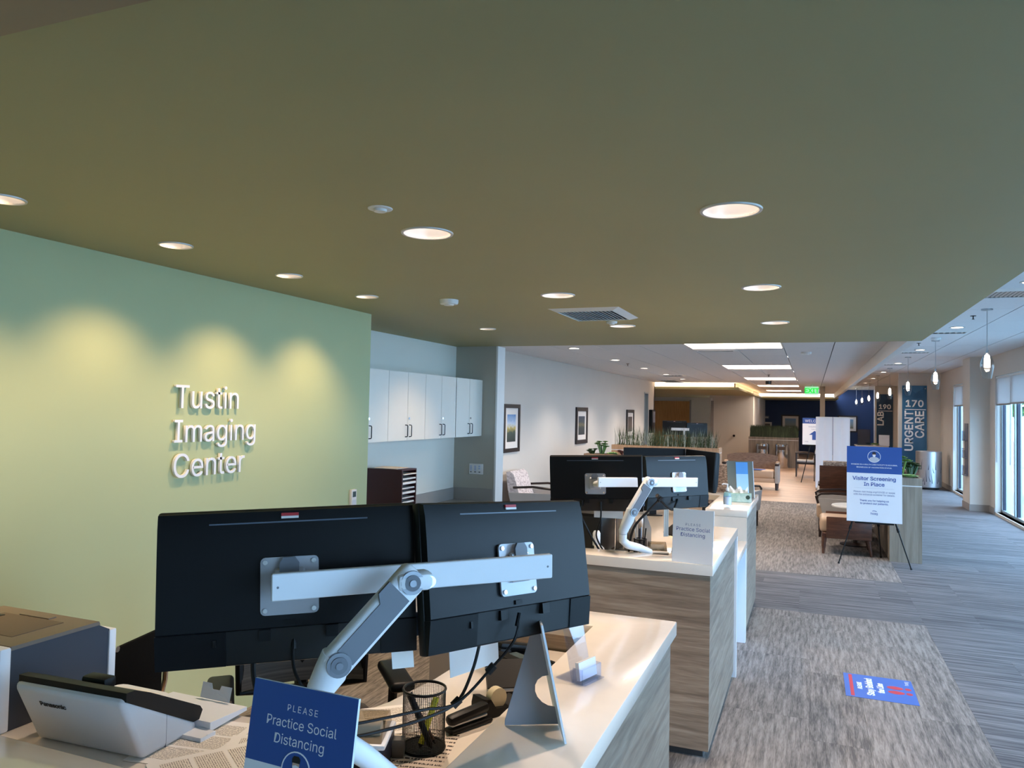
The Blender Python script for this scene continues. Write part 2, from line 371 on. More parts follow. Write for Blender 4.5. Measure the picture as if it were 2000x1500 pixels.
# ------------------------------------------------------------------ ceilings
def soffit_mesh(x0, x1, y0, y1, z, zt, cols):
    """slab whose underside has round holes; cols = {x: (r, [y...])}"""
    mb = MB(); xs = sorted(cols); cur = x0; hw = .14
    def q(a, b, c, d): mb.add([(a, c, z), (b, c, z), (b, d, z), (a, d, z)], [(0, 3, 2, 1)])
    for x in xs:
        r, ys = cols[x]; q(cur, x-hw, y0, y1); cy = y0
        for y in sorted(ys):
            q(x-hw, x+hw, cy, y-hw); cy = y+hw; n = 32
            sq = []; ci = []
            for j in range(n):
                a = 2*math.pi*j/n; c, s_ = math.cos(a), math.sin(a); k = hw/max(abs(c), abs(s_))
                sq.append((x+c*k, y+s_*k, z)); ci.append((x+r*c, y+r*s_, z))
            mb.add(sq+ci, [(j, n+j, n+(j+1) % n, (j+1) % n) for j in range(n)])
        q(x-hw, x+hw, cy, y1); cur = x+hw
    q(cur, x1, y0, y1)
    mb.add([(x0, y0, zt), (x1, y0, zt), (x1, y1, zt), (x0, y1, zt), (x0, y0, z), (x1, y0, z), (x1, y1, z), (x0, y1, z)],
           [(0, 1, 2, 3), (4, 5, 1, 0), (5, 6, 2, 1), (6, 7, 3, 2), (7, 4, 0, 3)])
    return mb
ZS = 2.5
WASH = [1.0, 1.78, 2.555, 3.34, 4.11, 6.04]; GEN = [2.67, 4.35, 6.04]
WASH[0] = 1.16
struct(soffit_mesh(-3.95, .927, .915, 7.76, ZS, 3.3, {-2.63: (.066, WASH), -1.435: (.094, GEN), -.262: (.094, GEN)}).build('ceiling_soffit', M_olive, smooth=False))
struct(B(-3.75, .927, -3, .915, 2.46, 3.3).build('ceiling_bulkhead', mat('tan_soffit_paint', (150, 130, 106), .6, var=.015), smooth=False))
cb = struct(B(-4.56, .86, 7.76, 22.86, 2.86, 2.9).box(-2.0, .86, 22.86, 33.6, 2.86, 2.9).build('ceiling_waiting', M_grid, smooth=False))
cr = struct(B(.927, 3.5, -3, 38, 3.036, 3.1).build('ceiling_window_side', M_grid, smooth=False))
struct(B(.845, .927, 7.76, 33.6, 2.53, 3.3).build('trim_2', M_white, smooth=False))
TR = [9.59+4.88*k for k in range(5)]
def tiles(x0, xs, y0, y1, st, z, parent, skip=lambda i, y: False, first=None):
    cache = {}
    for i, (a, b) in enumerate(zip(xs[:-1], xs[1:])):
        y = y0; l = first or st
        while y < y1-.05:
            e = min(y+l, y1)
            if not skip(i, (y+e)/2):
                k = (round(b-a, 3), round(e-y, 3))
                if k not in cache:
                    g = .006; cache[k] = B(-k[0]/2+g, k[0]/2-g, -k[1]/2+g*.5, k[1]/2-g*.5, 0, .016).mesh('ceiling_tile', M_tile, smooth=False)
                link('ceiling_tile', cache[k], parent, loc=((a+b)/2, (y+e)/2, z))
            y = e; l = st
xl = [-4.36, -4.01, -3.40, -2.79, -2.18, -1.57, -.96, -.35, .26, .845]
tiles(0, xl, 7.76, 22.86, 1.22, 2.70, cb, lambda i, y: i in (5, 6) and any(a < y < a+1.22 for a in TR), .61)
tiles(0, xl[4:], 22.86, 33.6, 1.22, 2.70, cb, lambda i, y: i in (1, 2) and any(a < y < a+1.22 for a in TR), 9.59+1.22*12-22.86)
tiles(0, [.927, 1.46, 2.09, 2.72, 3.24], -2.5, 38, 1.22, 3.02, cr)
# dropped olive soffits over the far counters, with cove light above them
M_cove = mat('cove_white', (240, 232, 220), .7, var=0)
M_led = emit_mat('warm_led_strip', (255, 206, 150), 4)
def cove(name, x0, x1, yf, yb, label):
    t = struct(B(x0, x1, yf, yb, 2.505, 2.56).box(x0, x1, yf, yf+.03, 2.56, 2.575).build(name, M_olive, smooth=False))
    B(x0, x1-.12, yf+.30, yf+.33, 2.56, 2.72).box(x1-.15, x1-.12, yf+.3, yb, 2.56, 2.72).build('cove_back', M_cove, t, smooth=False)
    B(x0, x1-.2, yf+.06, yf+.10, 2.562, 2.572).build('led_strip', M_led, t, smooth=False)
    B(x1-.09, x1-.05, yf+.1, yb, 2.562, 2.572).build('led_strip', M_led, t, smooth=False)
    area('cove_glow', ((x0+x1)/2, yf+.12, 2.58), 11*(x1-x0)/2.5, (1, .72, .45), x1-x0-.3, .05, rot=(R(180), 0, 0))
    return t
cove('ceiling_cove_1', -7.0, -1.95, 22.6, 34, '')
cove('ceiling_cove_2', -2.05, 1.02, 33.6, 38, '')
struct(B(-2.05, 1.0, 38-.01, 38, 2.5, 3.0).build('trim_3', M_navy, smooth=False))
# ------------------------------------------------------------------ recessed downlights
M_refl = mat('polished_reflector', (236, 232, 228), .38, .55, var=.0)
M_trim = mat('downlight_trim', (206, 204, 200), .35, .2, var=.01)
M_lamp = emit_mat('downlight_lamp', (255, 232, 214), 7)
M_lampw = emit_mat('wall_washer_lamp', (255, 228, 200), 7)
def make_can(name, r, lampm):
    t = thing(name, 'x', 'ceiling light')
    MB().lathe([(r*1.12, 0), (r*1.10, -.005), (r*1.0, -.005), (r*.97, .0), (r*.97, .004), (r*1.12, .0)], 32).build('trim_ring', M_trim, t)
    MB().lathe([(r*.97, .0), (r*.92, .03), (r*.74, .085), (r*.5, .11)], 28).build('reflector', M_refl, t)
    MB().lathe([(r*.46, .106), (r*.42, .088), (r*.26, .076), (r*.01, .072)], 20).build('lamp', lampm, t)
    return t
can0 = make_can('downlight', .094, M_lamp); can1 = make_can('wall_washer', .066, M_lampw)
wl = ['recessed wall washer above the green wall, at the left edge of the photo', 'recessed wall washer above the letters on the green wall', 'recessed wall washer second from the corner where the green wall ends', 'recessed wall washer next to the corner where the green wall ends', 'small recessed downlight in front of the white wall cabinets']
for i, y in enumerate(WASH):
    c = can1 if i == 0 else copy_tree(can1)
    c.location = (-2.63, y, ZS); c['group'] = 'wall washers along the green wall'
    c['label'] = (['recessed wall washer above the green wall, out of the photo on the left']+wl)[i]
    spot('wall_washer_beam', (-2.63, y, ZS+.02), P_WASH, (1, .64, .32), 98, 1.0, .03, rot=(0, R(15), 0))
nm = [['large recessed downlight near the round white cover plate', 'recessed downlight just before the square air vent', 'recessed downlight just beyond the square air vent'],
      ['largest recessed downlight, nearest on the right of the olive ceiling', 'middle downlight of the right row in the olive ceiling', 'farthest downlight of the right row in the olive ceiling']]
for a, x in enumerate((-1.435, -.262)):
    for b, y in enumerate(GEN):
        c = can0 if (a, b) == (0, 0) else copy_tree(can0)
        c.location = (x, y, ZS); c['group'] = 'downlights in the olive ceiling'; c['label'] = nm[a][b]
        spot('downlight_beam', (x, y, ZS+.055), P_GEN, NEUT, 104, .5, .045)
# surface discs: flush downlights in the tile ceilings
ORD = ['nearest', 'second', 'third', 'fourth', 'fifth', 'sixth', 'seventh', 'eighth']
def make_flush():
    t = thing('flush_downlight', 'x', 'ceiling light')
    MB().lathe([(.095, 0), (.092, -.008), (.075, -.008), (.072, -.002)], 24).build('trim_ring', M_trim, t)
    MB().disc((0, 0, -.0035), .074, 20).build('lamp', M_lamp, t)
    return t
fl0 = make_flush(); first = True
for x, z, ys, lab, pw in ((-3.17, 2.70, (10.4, 12.85, 15.3, 17.8, 20.2), 'small flush downlight beside the beige picture wall', P_FLUSH), (1.8, 3.02, (7.85, 11.55, 15.25, 18.95, 22.7, 26.4, 30.0), 'flush downlight above the pendant row', P_FLUSH)):
    for k, y in enumerate(ys):
        c = fl0 if first else copy_tree(fl0); first = False
        c.location = (x, y, z); c['label'] = lab+', %s from the camera' % ORD[k]; c['group'] = 'flush downlights in the tile ceilings'
        spot('flush_beam', (x, y, z-.02), pw if x < 0 else pw*.4, (1, .85, .72), 120, .6, .05)
ordn = ['nearest', 'second', 'third', 'fourth', 'fifth', 'sixth', 'seventh', 'eighth']
# square light coffers between the ceiling tiles
M_coffer = mat('coffer_side', (244, 232, 222), .7, var=0)
M_panel = emit_mat('coffer_diffuser', (255, 240, 226), P_TROF)
def make_coffer():
    t = thing('light_coffer', 'x', 'ceiling light')
    w = .61; d = .61
    mb = MB()
    for x0, x1, y0, y1 in ((-w, -w+.02, -d, d), (w-.02, w, -d, d), (-w, w, -d, -d+.02), (-w, w, d-.02, d)): mb.box(x0, x1, y0, y1, .0, .14)
    mb.build('coffer_frame', M_coffer, t, smooth=False)
    B(-w+.02, w-.02, -d+.02, d-.02, .125, .14).build('diffuser', M_panel, t, smooth=False)
    return t
cf = make_coffer()
for k, y in enumerate(TR):
    c = cf if k == 0 else copy_tree(cf)
    c.location = (-.96, y+.61, 2.70); c['label'] = 'square glowing light coffer in the white tile ceiling, %s from the olive ceiling edge' % ordn[k]; c['group'] = 'light coffers over the waiting area'
# pendants
M_clear = pane_mat('clear_pendant_glass', (236, 242, 246), .16)
M_frost = emit_mat('frosted_pendant_core', (255, 222, 198), 6)
def make_pendant():
    t = thing('pendant_lamp', 'x', 'pendant lamp')
    MB().lathe([(.0, 0), (.058, 0), (.056, -.014), (.0, -.016)], 20).build('canopy', M_steel, t)
    MB().cyl((0, 0, -.01), (0, 0, -.47), .0035, n=6).build('cord', M_steel, t)
    MB().lathe([(.0, -.455), (.012, -.455), (.016, -.49), (.0, -.495)], 12).build('socket', M_steel, t)
    MB().lathe([(.012, -.49), (.046, -.53), (.066, -.60), (.066, -.645), (.054, -.72), (.042, -.77), (.0, -.775)], 20).build('glass_shade', M_clear, t)
    MB().lathe([(.0, -.495), (.024, -.515), (.03, -.56), (.032, -.645), (.0, -.65)], 16).build('frosted_core', M_frost, t)
    return t
pd = make_pendant()
for k, y in enumerate((9.70, 13.45, 17.1, 20.9, 24.6, 28.3, 32.0, 36.0)):
    c = pd if k == 0 else copy_tree(pd)
    c.location = (1.8, y, 3.02); c['group'] = 'pendants along the windows'
    c['label'] = 'clear glass pendant lamp, %s of the row along the windows' % (ordn[k] if k < 7 else 'farthest')
    point('pendant_glow', (1.8, y, 2.38), 4, WARM, .03)
# ceiling discs and detectors
def disc_thing(name, label, cat, loc, r, h, m, extra=None):
    t = thing(name, label, cat, loc)
    MB().lathe([(r, 0), (r*.98, -h*.7), (r*.9, -h), (0, -h)], 24).build('cover', m, t)
    MB().lathe([(r*.55, -h), (r*.5, -h-.008), (0, -h-.008)], 18).build('centre_cap', M_white, t)
    return t
disc_thing('cover_plate', 'round white cover plate on the olive ceiling', 'cover plate', (-1.42, 2.29, ZS), .044, .004, M_white)
disc_thing('smoke_detector', 'white round smoke detector on the olive ceiling', 'detector', (-2.184, 4.38, ZS), .062, .028, M_white)
disc_thing('sprinkler_plate', 'small round sprinkler plate beside the farther vent edge', 'sprinkler', (-1.448, 5.74, ZS), .042, .016, M_white)
disc_thing('smoke_detector', 'white round detector in the tile ceiling right of the nearest light coffer', 'detector', (-.075, 11.5, 2.70), .07, .03, M_white)
disc_thing('smoke_detector', 'white detector in the window-side tile ceiling, second bay', 'detector', (1.75, 13.0, 3.02), .07, .03, M_white)
disc_thing('dome_camera', 'small dark dome camera on the tile ceiling between the coffers', 'camera', (-1.07, 21.2, 2.70), .08, .09, mat('smoked_dome', (40, 36, 34), .2))
for x, y, z, l in ((1.77, 10.3, 3.02, 'sprinkler head beside the nearest pendant'), (1.62, 13.9, 3.02, 'sprinkler head in front of the second pendant'), (-3.19, 13.9, 2.70, 'sprinkler head in the tile ceiling by the picture wall'), (-.9, 17.9, 2.70, 'sprinkler head between the second and third light coffers')):
    t = thing('fire_sprinkler', l, 'sprinkler', (x, y, z))
    MB().lathe([(.032, 0), (.03, -.006), (.0, -.006)], 14).build('escutcheon', M_black, t)
    MB().cyl((0, 0, -.005), (0, 0, -.04), .006, n=8).build('nozzle', M_black, t)
    MB().lathe([(.016, -.04), (.016, -.043), (0, -.043)], 10).build('deflector', M_black, t)
# square vent in the olive ceiling
def vent(label, x0, x1, y0, y1, z, slats, name='ceiling_vent', drop=.02):
    cx, cy = (x0+x1)/2, (y0+y1)/2; t = thing(name, label, 'vent', (cx, cy, z)); w, d = (x1-x0)/2, (y1-y0)/2; e = .055
    mb = MB()
    for a, b in (((-w, -d), (w, -d)), ((w, -d), (w, d)), ((w, d), (-w, d)), ((-w, d), (-w, -d))):
        f = lambda p: (p[0]*(w-e)/w, p[1]*(d-e)/d)
        mb.add([(*a, 0), (*b, 0), (*f(b), -drop), (*f(a), -drop), (*f(b), -drop+.006), (*f(a), -drop+.006)], [(1, 0, 3, 2), (2, 3, 5, 4)])
    mb.build('vent_frame', M_white, t, smooth=False)
    B(-w+e, w-e, -d+e, d-e, -.004, -.001).build('backing', mat('vent_dark', (66, 66, 66), .8), t, smooth=False)
    me = None
    for k in range(slats):
        u = -w+e+(k+.5)*(2*w-2*e)/slats
        if me is None: me = MB().box(-.009, .009, -d+e, d-e, -.001, .001, Matrix.Rotation(R(40), 4, 'Y')).mesh('slat', M_white, False)
        link('slat', me, t, loc=(u, 0, -.011))
    return t
vent('white square air vent in the olive ceiling', -1.70, -1.20, 4.93, 5.56, ZS, 14)
vent('white air grille in the window-side ceiling near the first pendant', 1.50, 2.06, 8.22, 8.75, 3.02, 12)
for k, y in enumerate((12.0, 15.6, 19.2, 22.9, 26.5, 30.2)):
    vent('white slot vent across the window-side ceiling, %s along the pendants' % ordn[k], 1.5, 2.05, y, y+.3, 3.02, 6)
for k, y in enumerate(TR[:3]):
    vent('grey slot vent behind the %s light coffer' % ordn[k], -1.56, -.97, y+1.25, y+1.5, 2.70, 6)
vent('grey vent in the tile ceiling next to the picture wall, nearer one', -3.38, -2.8, 17.9, 18.5, 2.70, 6)
vent('grey vent in the tile ceiling next to the picture wall, by the cove', -4.0, -3.42, 20.7, 22.3, 2.70, 6)
# exit sign
t = thing('exit_sign', 'green lit EXIT sign under the tile ceiling beside the post', 'exit sign', (0, 24.0, 2.42))
B(-.19, .19, -.02, .02, 0, .24).build('housing', mat('exit_face', (190, 240, 205), .3, emit=(150, 240, 180), estr=.30), t, smooth=False)
MB().cyl((0, 0, .24), (0, 0, .28), .03, n=10).build('mount', M_white, t)
text('EXIT', .25, emit_mat('exit_green', (0, 190, 50), .7), t, face_M((0, -.024, .12)), bold=.006, ext=.001)
# ------------------------------------------------------------------ reception desks
M_wood = streak('taupe_wood_laminate', [(104, 90, 78), (138, 122, 106), (164, 149, 132)], (.9, .9, 13), 2.0, .42, dist=.9, pos=(.3, .5, .7), fine=.3)
M_quartz = mat('cream_quartz', (232, 222, 210), .16, var=.015, scale=20, coat=.3)
M_lam = mat('white_laminate', (226, 230, 236), .35, var=.01)
M_gable = mat('grey_gable_laminate', (132, 120, 108), .5, var=.02)
M_kick = mat('dark_toe_kick', (58, 56, 56), .6)
ZC, ZW = 1.01, .90
def poly_slab(poly, z0, z1, bev=.004):
    bm = bmesh.new(); vs = [bm.verts.new((x, y, z0)) for x, y in poly]; f = bm.faces.new(vs)
    r = bmesh.ops.extrude_face_region(bm, geom=[f]); bmesh.ops.translate(bm, vec=(0, 0, z1-z0), verts=[g for g in r['geom'] if isinstance(g, bmesh.types.BMVert)])
    bmesh.ops.recalc_face_normals(bm, faces=bm.faces[:])
    if bev: bmesh.ops.bevel(bm, geom=bm.edges[:], offset=bev, segments=2, profile=.5, affect='EDGES')
    return MB().bm(bm)
# desk nearest the camera
t = thing('reception_desk', 'nearest reception desk, wood laminate under a cream counter', 'desk', (-.6, 2.0, 0))
B(-.735, -.487, 1.09, 2.90, .10, .955).build('front_wall', M_wood, t, True, smooth=False)
B(-1.20, -.735, 2.755, 2.90, .10, .955).build('end_wall', M_wood, t, True, smooth=False)
B(-2.45, -.735, 1.09, 1.235, .10, .955).build('end_wall', M_wood, t, True, smooth=False)
B(-.70, -.52, 1.12, 2.87, 0, .10).box(-1.18, -.70, 2.78, 2.87, 0, .10).build('toe_kick', M_kick, t, True, smooth=False)
c = thing('quartz_counter', 'cream quartz counter framing the nearest desk', 'counter', (-.6, 2.0, .955))
poly_slab([(-2.45, 1.06), (-.47, 1.06), (-.47, 2.935), (-1.22, 2.935), (-1.22, 2.745), (-.745, 2.745), (-.745, 1.249), (-2.45, 1.249)], .956, ZC).build('slab', M_quartz, c, True)
B(-1.2, -.49, 2.90, 2.925, .93, .956).build('support_rail', M_kick, c, True, smooth=False)
w = thing('worktop', 'cream curved worktop inside the nearest desk', 'worktop', (-1.0, 1.6, .868))
wpoly = [(-2.62, 1.25), (-.75, 1.25), (-.75, 2.74), (-1.15, 2.74), (-1.152, 2.5), (-1.162, 2.29), (-1.197, 2.055), (-1.241, 1.928), (-1.30, 1.86), (-1.38, 1.81), (-1.506, 1.79), (-1.77, 1.775), (-2.62, 1.78)]
poly_slab(wpoly, .87, ZW).build('slab', M_quartz, w, True)
B(-2.55, -2.52, 1.28, 1.74, 0, .87).build('leg_panel', M_gable, w, True, smooth=False)
B(-1.12, -1.10, 2.3, 2.72, 0, .87).build('leg_panel', M_gable, w, True, smooth=False)
# second desk with its lowered middle part
t = thing('reception_desk', 'second reception desk, wood end panel facing the camera', 'desk', (-.6, 4.8, 0))
B(-1.27, -.487, 4.10, 4.24, .045, .955).build('end_wall', M_wood, t, True, smooth=False)
B(-.735, -.487, 4.24, 5.455, .045, .955).build('front_wall', M_wood, t, True, smooth=False)
B(-2.11, -1.92, 4.085, 4.11, 0, .87).build('gable', M_gable, t, True, smooth=False)
B(-1.915, -1.27, 4.085, 4.11, 0, .87).build('gable', M_gable, t, True, smooth=False)
B(-.70, -.52, 4.14, 5.44, 0, .045).box(-1.25, -.70, 4.14, 4.2, 0, .045).build('toe_kick', M_kick, t, True, smooth=False)
c = thing('quartz_counter', 'cream quartz counter of the second desk carrying the white distancing sign', 'counter', (-.6, 4.8, .955))
poly_slab([(-1.28, 4.07), (-.47, 4.07), (-.47, 5.49), (-.735, 5.49), (-.735, 4.26), (-1.28, 4.26)], .956, 1.012).build('slab', M_quartz, c, True)
B(-.735, -.47, 5.455, 5.49, 0, .956).build('waterfall_end', M_lam, c, True, smooth=False)
w = thing('worktop', 'cream worktop behind the second counter', 'worktop', (-1.1, 5.3, .868))
poly_slab([(-1.7, 4.26), (-.74, 4.26), (-.74, 6.34), (-.81, 6.34), (-.81, 7.44), (-1.5, 7.44), (-1.5, 5.9), (-1.7, 5.5)], .87, ZW).build('slab', M_quartz, w, True)
B(-1.65, -1.63, 4.3, 5.2, 0, .87).build('leg_panel', M_gable, w, True, smooth=False)
l = thing('accessible_counter', 'lowered cream counter between the second and third desks', 'counter', (-.6, 5.9, 0))
poly_slab([(-.74, 5.49), (-.47, 5.49), (-.47, 6.35), (-.74, 6.35)], .745, .79).build('slab', M_quartz, l, True)
B(-.74, -.66, 5.49, 6.34, .0, .745).build('knee_panel', M_lam, l, True, smooth=False)
B(-.66, -.475, 6.30, 6.352, 0, .745).build('side_panel', M_lam, l, True, smooth=False)
# third desk
t = thing('reception_desk', 'third reception desk, farthest, with a pale end face', 'desk', (-.6, 7.0, 0))
B(-.76, -.487, 6.40, 7.68, .05, .975).build('front_wall', M_wood, t, True, smooth=False)
B(-.78, -.475, 6.352, 6.40, 0, .975).build('waterfall_end', M_quartz, t, True, smooth=False)
B(-.74, -.52, 6.40, 7.66, 0, .05).build('toe_kick', M_kick, t, True, smooth=False)
c = thing('quartz_counter', 'cream quartz counter of the third desk with sanitizer and tissues', 'counter', (-.6, 7.0, .975))
poly_slab([(-.80, 6.352), (-.47, 6.352), (-.47, 7.70), (-1.4, 7.70), (-1.4, 7.45), (-.80, 7.45)], .976, 1.03).build('slab', M_quartz, c, True)
# ------------------------------------------------------------------ monitors
M_mon = mat('monitor_shell', (11, 12, 15), .42, var=.05, scale=30, bump=.04, bscale=600, spec=.28)
M_mon2 = mat('monitor_shell_recess', (6, 7, 9), .5, var=.03)
M_scr = mat('monitor_screen', (6, 6, 8), .35, var=0, spec=.15)
M_red = mat('red_label', (176, 40, 46), .5); M_lab = mat('white_label', (226, 222, 218), .6)
def make_monitor():
    t = thing('monitor', 'x', 'monitor')
    MB().rbox(-.27, .27, -.012, .012, -.1625, .1625, .005, 2).build('bezel', M_mon, t)
    B(-.263, .263, .012, .0128, -.15, .156).build('screen', M_scr, t, smooth=False)
    bc = MB().prism([(-.012, -.158), (-.016, -.158), (-.029, -.088), (-.032, -.086), (-.032, .08), (-.0305, .13), (-.026, .157), (-.012, .1605)][::-1], -.267, .267, 0)
    b = bc.build('back_cover', M_mon, t, ang=20)
    B(-.165, .165, -.0305, -.027, .1325, .1355).build('vent_slot', mat('vent_slot_grey', (84, 94, 108), .4), b, smooth=False)
    chp = [(-.012, -.1605), (-.019, -.1605), (-.033, -.089), (-.012, -.089)][::-1]
    ch = MB().prism(chp, -.2685, -.130, 0).build('chin_cover', M_mon, t, smooth=False)
    MB().prism(chp, .190, .2685, 0).build('chin_cover', M_mon, t, smooth=False)
    MB().add([(-.130, -.0168, -.158), (.190, -.0168, -.158), (.190, -.0297, -.089), (-.130, -.0297, -.089)], [(0, 1, 2, 3)]).build('port_recess', M_mon2, t, smooth=False)
    B(-.155, -.149, -.0335, -.026, -.118, -.104).build('lock_slot', M_black, ch, smooth=False)
    B(-.063, -.040, -.036, -.016, -.112, -.09).build('power_plug', M_black, t, smooth=False)
    B(.075, .100, -.040, -.016, -.112, -.088).build('video_plug', M_black, t, smooth=False)
    B(-.012, .012, -.036, -.034, -.082, -.072).build('release_button', M_black, t, smooth=False)
    s = B(-.018, .018, -.0315, -.022, .146, .1525).build('red_sticker', M_red, t, smooth=False)
    B(-.018, .018, -.032, -.022, .141, .146).build('sticker_base', M_lab, s, smooth=False)
    MB().rbox(.238, .278, -.018, -.008, -.13, -.08, .002, 1).build('side_tab', mat('side_tab_blue', (74, 88, 110), .5), t)
    return t
def mon_M(pos, yaw, pitch, roll): return Matrix.Translation(pos) @ Matrix.Rotation(R(yaw), 4, 'Z') @ Matrix.Rotation(R(pitch), 4, 'X') @ Matrix.Rotation(R(roll), 4, 'Y')
MON = [((-1.055, 1.378, 1.412), 33.9, -5.9, -2.1, 'black monitor nearest the camera, its back towards us, left of the pair'),
       ((-.686, 1.721, 1.413), 67.2, -11.0, 3.3, 'black monitor right of the nearest pair, back towards us'),
       ((-1.168, 4.319, 1.382), 7.7, 2.6, -2.0, 'left monitor of the second desk pair, back towards us'),
       ((-.784, 4.743, 1.373), 56.5, -5.8, .7, 'right monitor of the second desk pair, back towards us'),
       ((-1.27, 6.62, 1.33), 201.7, 3, 0, 'black monitor on the third desk, screen side towards us, farther left one'),
       ((-.86, 6.45, 1.33), 124, 4, 0, 'black monitor on the third desk turned sideways, beside the tissue box')]
m0 = make_monitor()
for i, (p, a, b, c_, lab) in enumerate(MON):
    m = m0 if i == 0 else copy_tree(m0)
    m.matrix_basis = mon_M(p, a, b, c_); m['label'] = lab; m['group'] = 'desk monitors'
for i in (4, 5):
    p, a = MON[i][0], MON[i][1]
    t = thing('monitor_stand', 'black monitor stand under the %s third-desk screen' % ('left' if i == 4 else 'sideways'), 'stand', (p[0], p[1], ZW), R(a))
    MB().rbox(-.08, .08, -.09, .0, 0, .012, .008, 2).build('foot', M_black, t)
    B(-.03, .03, -.06, -.04, .012, .40).build('neck', M_black, t, smooth=False)
# ------------------------------------------------------------------ monitor arms
M_armw = mat('arm_white_metal', (232, 234, 238), .42, .0, var=.01); M_vesa = mat('vesa_grey', (176, 178, 184), .4, .3); M_jd = mat('joint_disc_metal', (138, 140, 146), .3, 1.0, var=0); M_armg = mat('arm_grey_plastic', (108, 112, 120), .5, var=.02)
M_chr = mat('chrome', (220, 222, 226), .12, 1.0, var=0)
def frame_from(p, xdir, up=(0, 0, 1)):
    x = Vector(xdir).normalized(); z = Vector(up); z = (z-z.dot(x)*x).normalized(); y = z.cross(x)
    M = Matrix((x, y, z)).transposed().to_4x4(); M.translation = Vector(p); return M
def make_arm(label, P0, P1, J, E, T, Bp, mons, zb):
    P0, P1, J, E, T, Bp = map(Vector, (P0, P1, J, E, T, Bp))
    t = thing('dual_screen_mount', label, 'monitor arm', (Bp.x, Bp.y, zb), group='dual monitor arms')
    L = (P1-P0).length; F = frame_from(P0, P1-P0)
    cb_ = MB().rbox(0, L, -.006, .010, -.027, .027, .002, 1, M=F).build('crossbar', M_armw, t, True)
    for u in (.012, L-.012): MB().cyl(F @ Vector((u, -.0065, 0)), F @ Vector((u, -.005, 0)), .0025, n=8).build('end_screw', M_armg, cb_, True)
    for mi, u in zip(mons, (.035, L-.06)):
        Mm = mon_M(*MON[mi][:4])
        pl = MB().rbox(-.06, .06, -.040, -.035, -.06, .06, .010, 3, M=Mm, axis=1).build('vesa_plate', M_vesa, t, True)
        for sx in (-1, 1):
            for sz in (-1, 1): MB().cyl(Mm @ Vector((sx*.05, -.044, sz*.05)), Mm @ Vector((sx*.05, -.039, sz*.05)), .005, n=10).build('screw', M_chr, pl, True)
        MB().rbox(-.032, .032, -.052, -.040, -.03, .038, .004, 1, M=Mm).build('hinge_block', M_vesa, pl, True)
        MB().prism([(-.02, 0), (.02, 0), (.02, .02), (.012, .032), (-.012, .032), (-.02, .02)], -.056, -.050, 1, M=Mm @ Matrix.Translation((0, 0, .028))).build('latch', M_armg, pl, True)
        a = Mm @ Vector((0, -.05, 0)); b = F @ Vector((u, .008, 0))
        MB().tube([a, (a+b)/2, b], .016, 10).build('swivel_neck', M_armw, pl, True)
    nrm = F.to_3x3() @ Vector((0, -1, 0))
    # upper arm from bar joint to elbow
    d = (E-J); A = frame_from(J, d, nrm); la = d.length
    MB().rbox(-.024, la+.02, -.031, .031, -.022, .022, .014, 3, M=A).build('upper_arm', M_armw, t, True)
    MB().prism([(.03, -.036), (la*.30, -.036), (la*.36, -.020), (la*.93, -.020), (la*.93, .021), (.03, .021)], .015, .0245, 2, M=A).build('arm_cover', M_armg, t, True)
    MB().rbox(-.030, .045, -.026, .026, -.018, .018, .012, 2, M=frame_from(J+nrm*.004, P1-P0)).build('bar_clamp', M_armw, t, True)
    MB().cyl(J+nrm*.018+(P1-P0).normalized()*.036, J+nrm*.027+(P1-P0).normalized()*.036, .012, n=12).build('pivot_pin', M_chr, t, True)
    for nme, q in (('joint_disc', J), ('joint_disc', E)):
        dd = MB().cyl(q+nrm*.018, q+nrm*.028, .0235, n=24).build(nme, M_jd, t, True)
        MB().cyl(q+nrm*.029, q+nrm*.0305, .016, n=20).build('disc_ring', M_armg, dd, True)
        MB().cyl(q+nrm*.0305, q+nrm*.033, .007, n=12).build('disc_cap', M_jd, dd, True)
    MB().tube([E+Vector((0, 0, .012)), E*.6+T*.4+Vector((0, 0, .0)), T, T-Vector((0, 0, .015))], [.030, .032, .026, .022], 16).build('elbow', M_armw, t, True)
    b0 = T-Vector((0, 0, .018)); kn = b0+Vector((0, 0, -.035))
    MB().tube([b0, kn, kn+(Bp-kn)*.18+Vector((0, 0, -.012)), kn+(Bp-kn)*.6, Bp, Bp+Vector((0, 0, -.03))], [.022, .0225, .023, .022, .022, .022], 14).build('lower_arm', M_armw, t, True)
    MB().cyl((Bp.x, Bp.y, zb), (Bp.x, Bp.y, Bp.z-.02), .02, n=14).build('post', M_armg, t, True)
    MB().rbox(Bp.x-.05, Bp.x+.05, Bp.y-.05, Bp.y+.05, zb, zb+.015, .008, 2).build('base_plate', M_armg, t, True)
make_arm('white dual monitor arm holding the nearest pair of monitors', (-.999, 1.243, 1.436), (-.553, 1.666, 1.444), (-.748, 1.352, 1.454), (-.842, 1.246, 1.312), (-.872, 1.236, 1.256), (-.80, 1.40, 1.03), (0, 1), ZW)
make_arm('white dual monitor arm on the second desk', (-1.111, 4.148, 1.403), (-.628, 4.609, 1.391), (-.844, 4.250, 1.409), (-.923, 4.175, 1.247), (-.968, 4.165, 1.14), (-.86, 4.36, 1.0), (2, 3), ZW)
